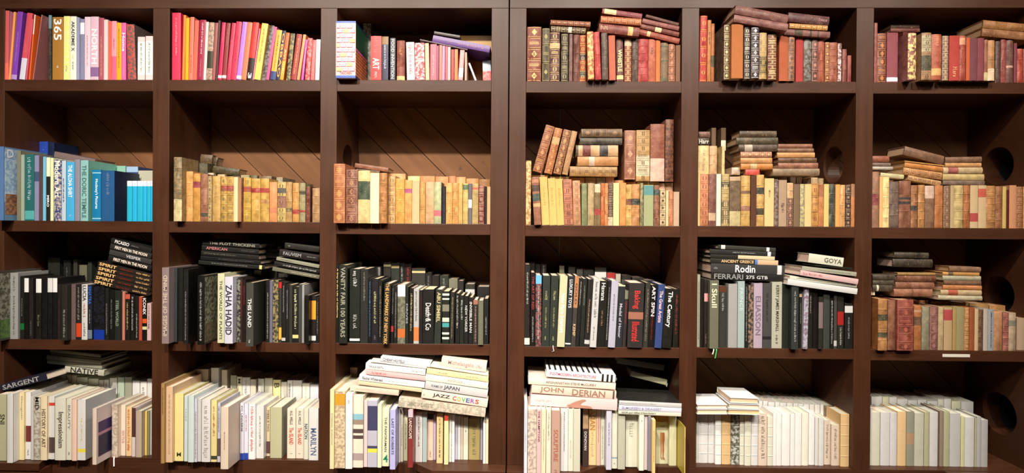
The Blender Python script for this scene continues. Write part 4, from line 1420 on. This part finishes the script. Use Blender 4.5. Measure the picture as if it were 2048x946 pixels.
def feature(sp):
    if sp['flags'] & {'F'}: return 'fore-edge out'
    big = [x for x in sp['texts'] if not x[1]]
    if big and big[0][2] != 'JJJ': return 'with ' + cname(big[0][2]) + ' title'
    if sp['blocks']:
        return 'with ' + cname(sp['blocks'][0][2]) + (' label' if sp['kind'] == 'a' else ' band')
    if sp['bands'] and sp['orn']: return 'with gilt ribs'
    if sp['bands']: return 'with ribbed spine'
    if sp['orn']: return 'with patterned spine'
    if sp['texts']: return 'with ' + cname(sp['texts'][0][2]) + ' print'
    return 'with plain spine'

def finish(root, sp, w, h, rnd):
    for s, isprint, col, a, b, wd, mode in sp['texts']:
        if isprint: marks(root, col, h * (1 - a), h * (1 - b), wd, w, rnd)
        elif col == 'JJJ':
            cs = ['c33', 'ca3', '3a5', '36a', 'a3a', 'c33']
            for i, ch in enumerate(s):
                da = (b - a) / len(s); text(root, ch, cs[i % 6], h * (1 - a - da * i), h * (1 - a - da * (i + .85)), wd, w, 0, mode)
        else: text(root, s, col, h * (1 - a), h * (1 - b), wd, w, 0, mode)

def panel(name, root, x0, x1, y0, y1, z0, z1, col, orn=None):
    V, Fc = [], []; box_geo(V, Fc, x0, x1, y0, y1, z0, z1)
    return mesh_obj(name, V, Fc, M['m'], root, [lin(col)] * 6, [orn] * 6)

def extras(root, sp, w, h, d, rnd):
    fl = sp['flags']; e = .0004
    if 'Z' in fl:    # brick picture on the side of the boxed book
        panel('brick_picture', root, w/2, w/2 + e, .004, d * .98, h * .55, h * .96, '264')
        for r in range(9):
            for c in range(5):
                z0 = h * (.05 + r * .055); y0 = .006 + (c - (r % 2) * .5) * d / 5; y1 = min(y0 + d / 5 - .005, d - .002); y0 = max(y0, .002)
                if y1 - y0 > .006: panel('brick_picture', root, w/2, w/2 + e, y0, y1, z0, z0 + h * .043, 'e95' if r < 8 else 'e8a')
        for r in range(10):
            for c in range(3):
                x0 = -w * .46 + (c - (r % 2) * .4) * w * .32; x1 = min(x0 + w * .28, w * .46); x0 = max(x0, -w * .46)
                if x1 - x0 > .005: panel('brick_picture', root, x0, x1, -.0022, -.0004, h * (.12 + r * .084), h * (.12 + r * .084 + .06), 'fc8' if (r * 3 + c) % 5 == 0 else 'fab')
    if 'W' in fl:
        panel('cover_picture', root, w/2, w/2 + e, d * .02, d * .98, h * .25, h * .98, '8ac', (*lin('cde'), 1.0))
        panel('cover_picture', root, w/2, w/2 + e * 1.5, d * .04, d * .7, h * .08, h * .36, 'a75', (*lin('433'), 1.0))
        text(root, 'D', 'eef', h * .97, h * .86, 1, .05, 0, 'S', w/2 + .0012)
    if 'Q' in fl:
        panel('cover_picture', root, w/2, w/2 + e, d * .03, d * .97, h * .03, h * .97, '443', (*lin('998'), 1.0))
        panel('cover_picture', root, w/2, w/2 + e * 1.5, d * .03, d * .97, h * .03, h * .3, '573' if sp['col'] == '443' else '765', (*lin('343'), 1.0))
    if 'V' in fl:
        panel('cover_picture', root, w/2, w/2 + e, d * .06, d * .72, h * .12, h * .74, '436')
        panel('cover_picture', root, w/2, w/2 + e * 1.6, d * .06, d * .72, h * .5, h * .55, 'b89')
        panel('cover_picture', root, w/2, w/2 + e * 1.6, d * .08, d * .70, h * .14, h * .48, '224')
    if 'K' in fl:    # black bars across the upper cover
        for i in range(10):
            z0 = h * (.2 + i * .082); panel('black_stripe', root, w/2, w/2 + e, .004, d * .98, z0, z0 + h * .03, '222')
    if 'I' in fl:    # picture of a hand on the spine
        V = []; pts = [(.72,.02),(.70,.20),(.66,.27),(.60,.27),(.57,.36),(.60,.56),(.64,.74),(.63,.82),(.60,.82),(.54,.66),(.49,.48),(.45,.30),(.42,.24),(.46,.14),(.52,.10),(.44,.12),(.41,.09),(.46,.02)]
        for yy in (-.0014, -.0008): V += [((b - .5) * w, yy, h * (1 - a)) for a, b in pts]
        n = len(pts); mesh_obj('hand_picture', V, [tuple(range(n)), tuple(range(n, 2*n))[::-1]] + [(i, (i+1) % n, n + (i+1) % n, n + i) for i in range(n)], M['m'], root, [lin('b87')] * (n + 2), None)
    if 'G' in fl:    # drawn leg on the spine
        for nm, dx in (('leg_picture', -.08), ('leg_picture', .1)):
            V = []; pts = [(.36,-.08),(.36,.10),(.5,.12),(.6,.06),(.72,.09),(.85,.03),(.9,.14),(.92,.12),(.88,-.04),(.72,-.05),(.6,-.06),(.5,-.1)]
            for yy in (-.0012 if dx < 0 else -.0016, -.0008): V += [((b + dx) * w, yy, h * (1 - a)) for a, b in pts]
            n = len(pts); mesh_obj(nm, V, [tuple(range(n)), tuple(range(n, 2*n))[::-1]] + [(i, (i+1) % n, n + (i+1) % n, n + i) for i in range(n)], M['m'], root, [lin('b85' if dx < 0 else 'a64')] * (n + 2), None)
def ribbon(root, col, pts, wd=.003):
    V, Fc = [], []
    for x, y, z in pts: V += [(x - wd, y, z), (x + wd, y, z), (x + wd, y + .0006, z), (x - wd, y + .0006, z)]
    for i in range(len(pts) - 1):
        for j in range(4): a, b = i * 4 + j, i * 4 + (j + 1) % 4; Fc.append((a, b, b + 4, a + 4))
    o = mesh_obj('ribbon', V, Fc, M['ink'], root); o.color = (*lin(col), 1)

NEED = 3
for sec in DATA.strip().split('#')[1:]:
    lines = sec.strip().split('\n'); hd = lines[0].split(); row, bay = int(hd[0]), int(hd[1]); ox, oy, s = map(float, hd[2:5]); dk = hd[5]
    # crops were taken with one scale for both axes
    P_ = lambda x, y: (ox + x / s, oy + y / s)
    zs = shelf_z(row, bay); xl, xr = X(BAYS[bay-1][0]), X(BAYS[bay-1][1])
    backP = [float(l.split()[1]) / 100 for l in lines if l.startswith('>B')]
    lim = (-backP[0] - .008) if backP else .285
    mode, defP, idx, pile, cnt = 'front', 0.0, 0, '', {}
    where = SHELF[row] + ' of ' + ORD[bay-1] + ' bay'
    recs = []
    for li, l in enumerate(lines[1:]):
        if l[0] == '>':
            t = l[1:].split(); mode = {'B': 'back', 'U': 'upper', 'S': 'pile'}[t[0]]; defP = float(t[-1]) / 100; idx = 0
            pile = t[1] if mode == 'pile' else ''; continue
        rnd = random.Random(row * 1000 + bay * 100 + li)
        NEED = 5 if mode == 'pile' else 3
        nums, sp = parse(l)
        sp['kind'] = sp['kind'] or dk
        if row == 4 and sp['kind'] == 'c' and False: pass
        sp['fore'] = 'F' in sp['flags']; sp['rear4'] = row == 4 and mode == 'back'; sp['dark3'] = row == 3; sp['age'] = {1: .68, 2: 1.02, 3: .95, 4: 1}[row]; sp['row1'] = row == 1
        k = sp['kind']
        pc = rnd.choice(['edc', 'dca', 'ecb', 'dcb']) if k in 'mp' else rnd.choice(['ca8', 'b97', 'dba', 'cb9'])
        if row == 4: pc = rnd.choice(['ddc', 'edc', 'eed', 'ccb'])
        if sp['fore']: pc = sp['col']; sp['side'] = 'ddd'; sp['texts'] = []; sp['col'] = 'ddc'
        if row in (1, 2) and mode == 'pile': pc = 'b97'
        sp['page'] = lin(pc)
        P = defP if sp['P'] is None else sp['P']
        if mode in ('front', 'back', 'upper'):
            x0, x1, yt = nums[:3]
            if sp['B'] is not None:
                zb = at_depth(*P_((x0 + x1) / 2, sp['B']), -P).z
            else: zb = zs
            if sp['Y'] is not None:
                r = ray(*P_((x0 + x1) / 2, sp['Y'])); tt = (zb - CAMZ) / r.z; P = -(tt - D); P = max(-.04, min(P, .13))
            for att in range(30):
                yy = -P
                a, b = at_depth(*P_(x0, 0), yy), at_depth(*P_(x1, 0), yy)
                for _ in range(2):
                    pa, pb = proj(Vector((a.x, yy, zb))), proj(Vector((b.x, yy, zb)))
                    a, b = at_depth(ox + x0 / s, pa[1], yy), at_depth(ox + x1 / s, pb[1], yy)
                X0, X1 = a.x, b.x
                lean = sp['L']; topx = at_depth(*P_((x0 + x1) / 2 + lean, yt), yy)
                hz = topx.z - zb; L = (lean / s) / S * (D - P) / D
                lo_, hi_ = min(X0, X0 + L), max(X1, X1 + L)
                if mode == 'back' or P >= .10 or (X0 > xl - .010 and X1 < xr + .010): break
                P += .005
            th = math.atan2(L, hz)
            X0 = max(X0, xl + .0006 - min(L, 0)); X1 = min(X1, xr - .0006 - max(L, 0))
            if X1 - X0 < .003: X1 = X0 + .003
            rec = dict(kind='std', mode=mode, X0=X0, X1=X1, zb=zb, zt=topx.z, th=th, yy=yy)
            ht = hz
            fr = {'front': lim, 'back': .31 + P, 'upper': .31 + P}[mode]
            dep = min(ht * rnd.uniform(.7, .8), fr + (max(P, 0) if mode == 'front' else 0), .31 + P)
            if k == 'a' or row == 2: dep = min(dep, .17)
            if 'Z' in sp['flags'] or 'W' in sp['flags']: dep = .27
            if mode == 'front' and backP: dep = min(dep, -(backP[0]) + P - .008)
            rec['dep'] = max(dep, .05)
            if mode == 'front': pos = ordw(idx) + ' from left, ' + where; grp = 'books standing on the ' + where
            elif mode == 'back': pos = 'rear row, ' + ordw(idx) + ' from left, ' + where; grp = 'rear row of books on the ' + where
            else: pos = ordw(idx) + (' standing on other books, ' if defP > -.1 else ' standing dimly behind, ') + where; grp = 'upper books on the ' + where
        else:
            x0, x1, yt, tk, dr = nums[:5]
            for att in range(30):
                yy = -P
                TL, TR, BL = at_depth(*P_(x0, yt), yy), at_depth(*P_(x1, yt + dr), yy), at_depth(*P_(x0, yt + tk), yy)
                if P >= .10 or (TL.x > xl - .010 and TR.x < xr + .010): break
                P += .005
            v = TR - TL; th = math.atan2(-v.z, v.x); wd = max((TL.z - BL.z) * math.cos(th) - .0004, .004)
            rec = dict(kind='lie', mode='pile', xa=max(TL.x, xl + .001), xb=min(TR.x, xr - .001 + (wd * math.sin(th) if th < 0 else 0)), za=TL.z, zb=TR.z, wd=wd, yy=yy)
            f = lambda x: TL.z + (TR.z - TL.z) * (x - TL.x) / (TR.x - TL.x)
            rec['za'], rec['zb'] = f(rec['xa']), f(rec['xb'])
            ht = v.length
            dep = min(ht * rnd.uniform(.68, .76), .30 + P, .20)
            if row == 2 or k == 'a': dep = min(dep, .15)
            if sp['fore']: dep = .15
            rec['dep'] = dep; rec['pile'] = pile
            if not sp['side']: sp['side'] = sp['col']
            pos = ordw(idx) + ' from top, ' + pile + ' pile, ' + where; grp = 'books lying in the ' + pile + ' pile on the ' + where
        rec.update(sp=sp, pos=pos, grp=grp, rnd=rnd, x0px=x0, row=row, bay=bay, k=k); recs.append(rec); idx += 1

    # ---- settle the books of this bay so that none cuts into another
    def left(r, z):     # x of the left / right edge of a standing book at height z
        return r['X0'] + math.tan(r['th']) * (z - r['zb'])
    def right(r, z): return r['X1'] + math.tan(r['th']) * (z - r['zb'])
    for md in ('front', 'back', 'upper'):
        seq = sorted([r for r in recs if r['mode'] == md], key=lambda r: r['X0'] + r['X1'])
        done_ = []
        for r in seq:
            for p in done_[-4:]:
                if p['yy'] + p['dep'] < r['yy'] or r['yy'] + r['dep'] < p['yy']: continue
                z1 = min(p['zt'], r['zt']); z0 = max(p['zb'], r['zb'])
                if z1 < z0: continue
                sh = max(right(p, z) - left(r, z) for z in (z0, z1)) + .0005
                if sh > 0:
                    half = min(sh * .5, max(p['X1'] - p['X0'] - .004, 0)); p['X1'] -= half; sh -= half
                    r['X0'] += sh
                    if r['X1'] - r['X0'] < .0045:
                        r['X1'] = r['X0'] + .0045
            done_.append(r)
    top = lambda r, x: r['za'] + (r['zb'] - r['za']) * (x - r['xa']) / max(r['xb'] - r['xa'], 1e-4)
    def th_(r): return math.atan2(r['za'] - r['zb'], r['xb'] - r['xa'])
    def bot(r, x): return top(r, x) - r['wd'] / math.cos(th_(r))
    lies = [r for r in recs if r['kind'] == 'lie']
    for i, r in enumerate(lies):            # piles: each one below the one above it
        for p in lies[:i]:
            a, b = max(p['xa'], r['xa']), min(p['xb'], r['xb'])
            if b - a < .001 or p['yy'] + p['dep'] < r['yy'] or r['yy'] + r['dep'] < p['yy']: continue
            if p['pile'] == r['pile']:
                sh = max(top(r, x) - bot(p, x) for x in (a, b)) + .0006
                if sh > 0:
                    r['za'] -= sh; r['zb'] -= sh; r['wd'] = max(r['wd'] - sh, .005)
            else:                            # side by side: part them
                lo1, hi1 = min(bot(r, a), bot(r, b)), max(top(r, a), top(r, b)); lo2, hi2 = min(bot(p, a), bot(p, b)), max(top(p, a), top(p, b))
                if hi1 > lo2 and hi2 > lo1:
                    l_, g_ = (p, r) if p['xa'] + p['xb'] < r['xa'] + r['xb'] else (r, p)
                    if l_['yy'] < g_['yy'] - .01 : g_['xa_'] = 1; za = top(g_, b + .001); g_['za'] = za; g_['xa'] = b + .001
                    else: zb = top(l_, a - .001); l_['zb'] = zb; l_['xb'] = a - .001
    zc = Z(ROWS[bay][0]) if row == 1 else Z(ROWS[bay][row-1][1])
    for r in recs:
        if r['kind'] == 'lie':
            sh = max(r['za'], r['zb']) - (zc - .0012)
            if sh > 0: r['za'] -= sh; r['zb'] -= sh; r['wd'] = max(r['wd'] - sh, .006)
        else: r['zt'] = min(r['zt'], zc - .0012)
    ups = [r for r in recs if r['mode'] == 'upper']
    for r in recs:
        if r['kind'] != 'std': continue
        for p in lies:
            if p['yy'] + p['dep'] < r['yy'] or r['yy'] + r['dep'] < p['yy']: continue
            sl = math.sin(th_(p)) * p['wd']
            xs = [x for x in (left(r, r['zt']), right(r, r['zt'])) ]
            a, b = max(min(xs), p['xa'] - max(sl, 0) - .002), min(max(xs), p['xb'] - min(sl, 0) + .002)
            if a > b: continue
            zz = min(bot(p, a), bot(p, b)) - .0008; zh = max(top(p, a), top(p, b))
            if r['zt'] > zz and r['zb'] < zh:
                if r['mode'] == 'upper' or r['zt'] - zz > .05: 
                    if r['mode'] == 'back' or r['yy'] > p['yy'] + .03: p['dep'] = max(min(p['dep'], r['yy'] - p['yy'] - .002), .03)
                    elif r['zt'] - zz < .09: r['zt'] = zz
                elif r['mode'] == 'back' and r['yy'] - p['yy'] > .1: p['dep'] = min(p['dep'], r['yy'] - p['yy'] - .002)
                else: r['zt'] = zz
        if r['mode'] != 'upper':
            for p in ups:
                if p['yy'] + p['dep'] < r['yy'] or r['yy'] + r['dep'] < p['yy']: continue
                if right(r, r['zt']) < p['X0'] - .002 or left(r, r['zt']) > p['X1'] + .002: continue
                if r['zt'] > p['zb'] - .0008: r['zt'] = p['zb'] - .0008
    for r in recs:
        sp, k, rnd, dep = r['sp'], r['k'], r['rnd'], r['dep']
        if r['kind'] == 'std':
            th = r['th']; wd = max((r['X1'] - r['X0']) * math.cos(th) - .0003, .003)
            ht = max((r['zt'] - r['zb']) / math.cos(th) - wd * abs(math.tan(th)), .03)
            root = make_book(wd, ht, dep, sp, rnd)
            root.rotation_euler = (0, th, 0)
            root.location = ((r['X0'] + r['X1']) / 2 + (wd / 2 * math.sin(th) * math.tan(th) if th else 0) * 0, r['yy'], r['zb'] + wd / 2 * abs(math.sin(th)) + .0003)
        else:
            th = th_(r); wd = r['wd']; TL, TR = Vector((r['xa'], r['yy'], r['za'])), Vector((r['xb'], r['yy'], r['zb'])); v = TR - TL; ht = v.length
            root = make_book(wd, ht, dep, sp, rnd)
            nrm = Vector((v.z, 0, -v.x)).normalized() * (wd / 2)
            root.location = TR + nrm; root.rotation_euler = (0, -math.pi / 2 + th, 0)
        finish(root, sp, wd, ht, rnd); extras(root, sp, wd, ht, dep, rnd)
        row, bay, x0 = r['row'], r['bay'], r['x0px']
        if 'R' in sp['flags']:
            ribbon(root, 'ddc', [(.0, .004, .0), (-.001, -.001, -.006), (-.006, -.002, -.022)], .0022)
            ribbon(root, '4a5', [(.009, .004, .0), (.010, -.001, -.006), (.004, -.002, -.038)], .0022)
        if row == 4 and bay == 1 and x0 == 825: ribbon(root, 'eee', [(.0, -.002, .004), (.0, -.004, -.005), (.001, -.005, -.034)], .003)
        if row == 3 and bay == 4 and x0 == 249: ribbon(root, 'ccc', [(.0, -.002, .004), (.001, -.004, -.006), (.004, -.004, -.018), (-.004, -.004, -.02)], .0015)
        DARK3 = r['row'] == 3 and k == 'm'
        f = feature(sp); lab = cname(sp['col']) + ' ' + kind_of(r)[1] + ' ' + f + ', ' + r['pos']
        if len(re.findall(r"[A-Za-z0-9'-]+", lab)) > 16: lab = cname(sp['col']) + ' ' + kind_of(r)[1] + ', ' + r['pos']
        root.name = kind_of(r)[0]; root['label'] = lab; root['category'] = 'book'; root['group'] = r['grp']

# lettering is fitted to its spine once its natural size is known
bpy.context.view_layer.update()
for o, zt, zb, capw, w, mode, y in TEXTS:
    bb = o.bound_box; tw = bb[6][0] - bb[0][0]; thh = max(bb[6][1] - bb[0][1], .01); x0, y0 = bb[0][0], bb[0][1]
    L, Hh = zt - zb, capw * w
    if tw <= 0: continue
    if mode in 'du':
        sx = L / tw; sy = Hh / thh
        sy = min(sy, sx * 2.2); Hh = sy * thh
        o.scale = (sx, sy, 1)
        if mode == 'd':   # reads down: text x -> -z, text y -> +x
            o.rotation_euler = (math.pi / 2, math.pi / 2, 0); o.location = (-Hh / 2 - y0 * sy, y, zt + x0 * sx)
        else:
            o.rotation_euler = (math.pi / 2, -math.pi / 2, 0); o.location = (Hh / 2 + y0 * sy, y, zb - x0 * sx)
    elif mode == 'h':
        sy = L / thh; sx = Hh / tw; o.scale = (sx, sy, 1); o.rotation_euler = (math.pi / 2, 0, 0); o.location = (-Hh / 2 - x0 * sx, y, zb - y0 * sy)
    else:              # on the right-hand board
        sc2 = L / thh; o.scale = (sc2, sc2, 1); o.rotation_euler = (math.pi / 2, 0, math.pi / 2); o.location = (y, .012, zb)

dg = bpy.context.evaluated_depsgraph_get(); bpy.context.view_layer.update()
for o, *_ in TEXTS:
    me = bpy.data.meshes.new_from_object(o.evaluated_get(dg)); n = bpy.data.objects.new('lettering_', me); COL.objects.link(n)
    n.parent = o.parent; n.location = o.location; n.rotation_euler = o.rotation_euler; n.scale = o.scale; n.color = o.color
    bpy.data.objects.remove(o); n.name = 'lettering'
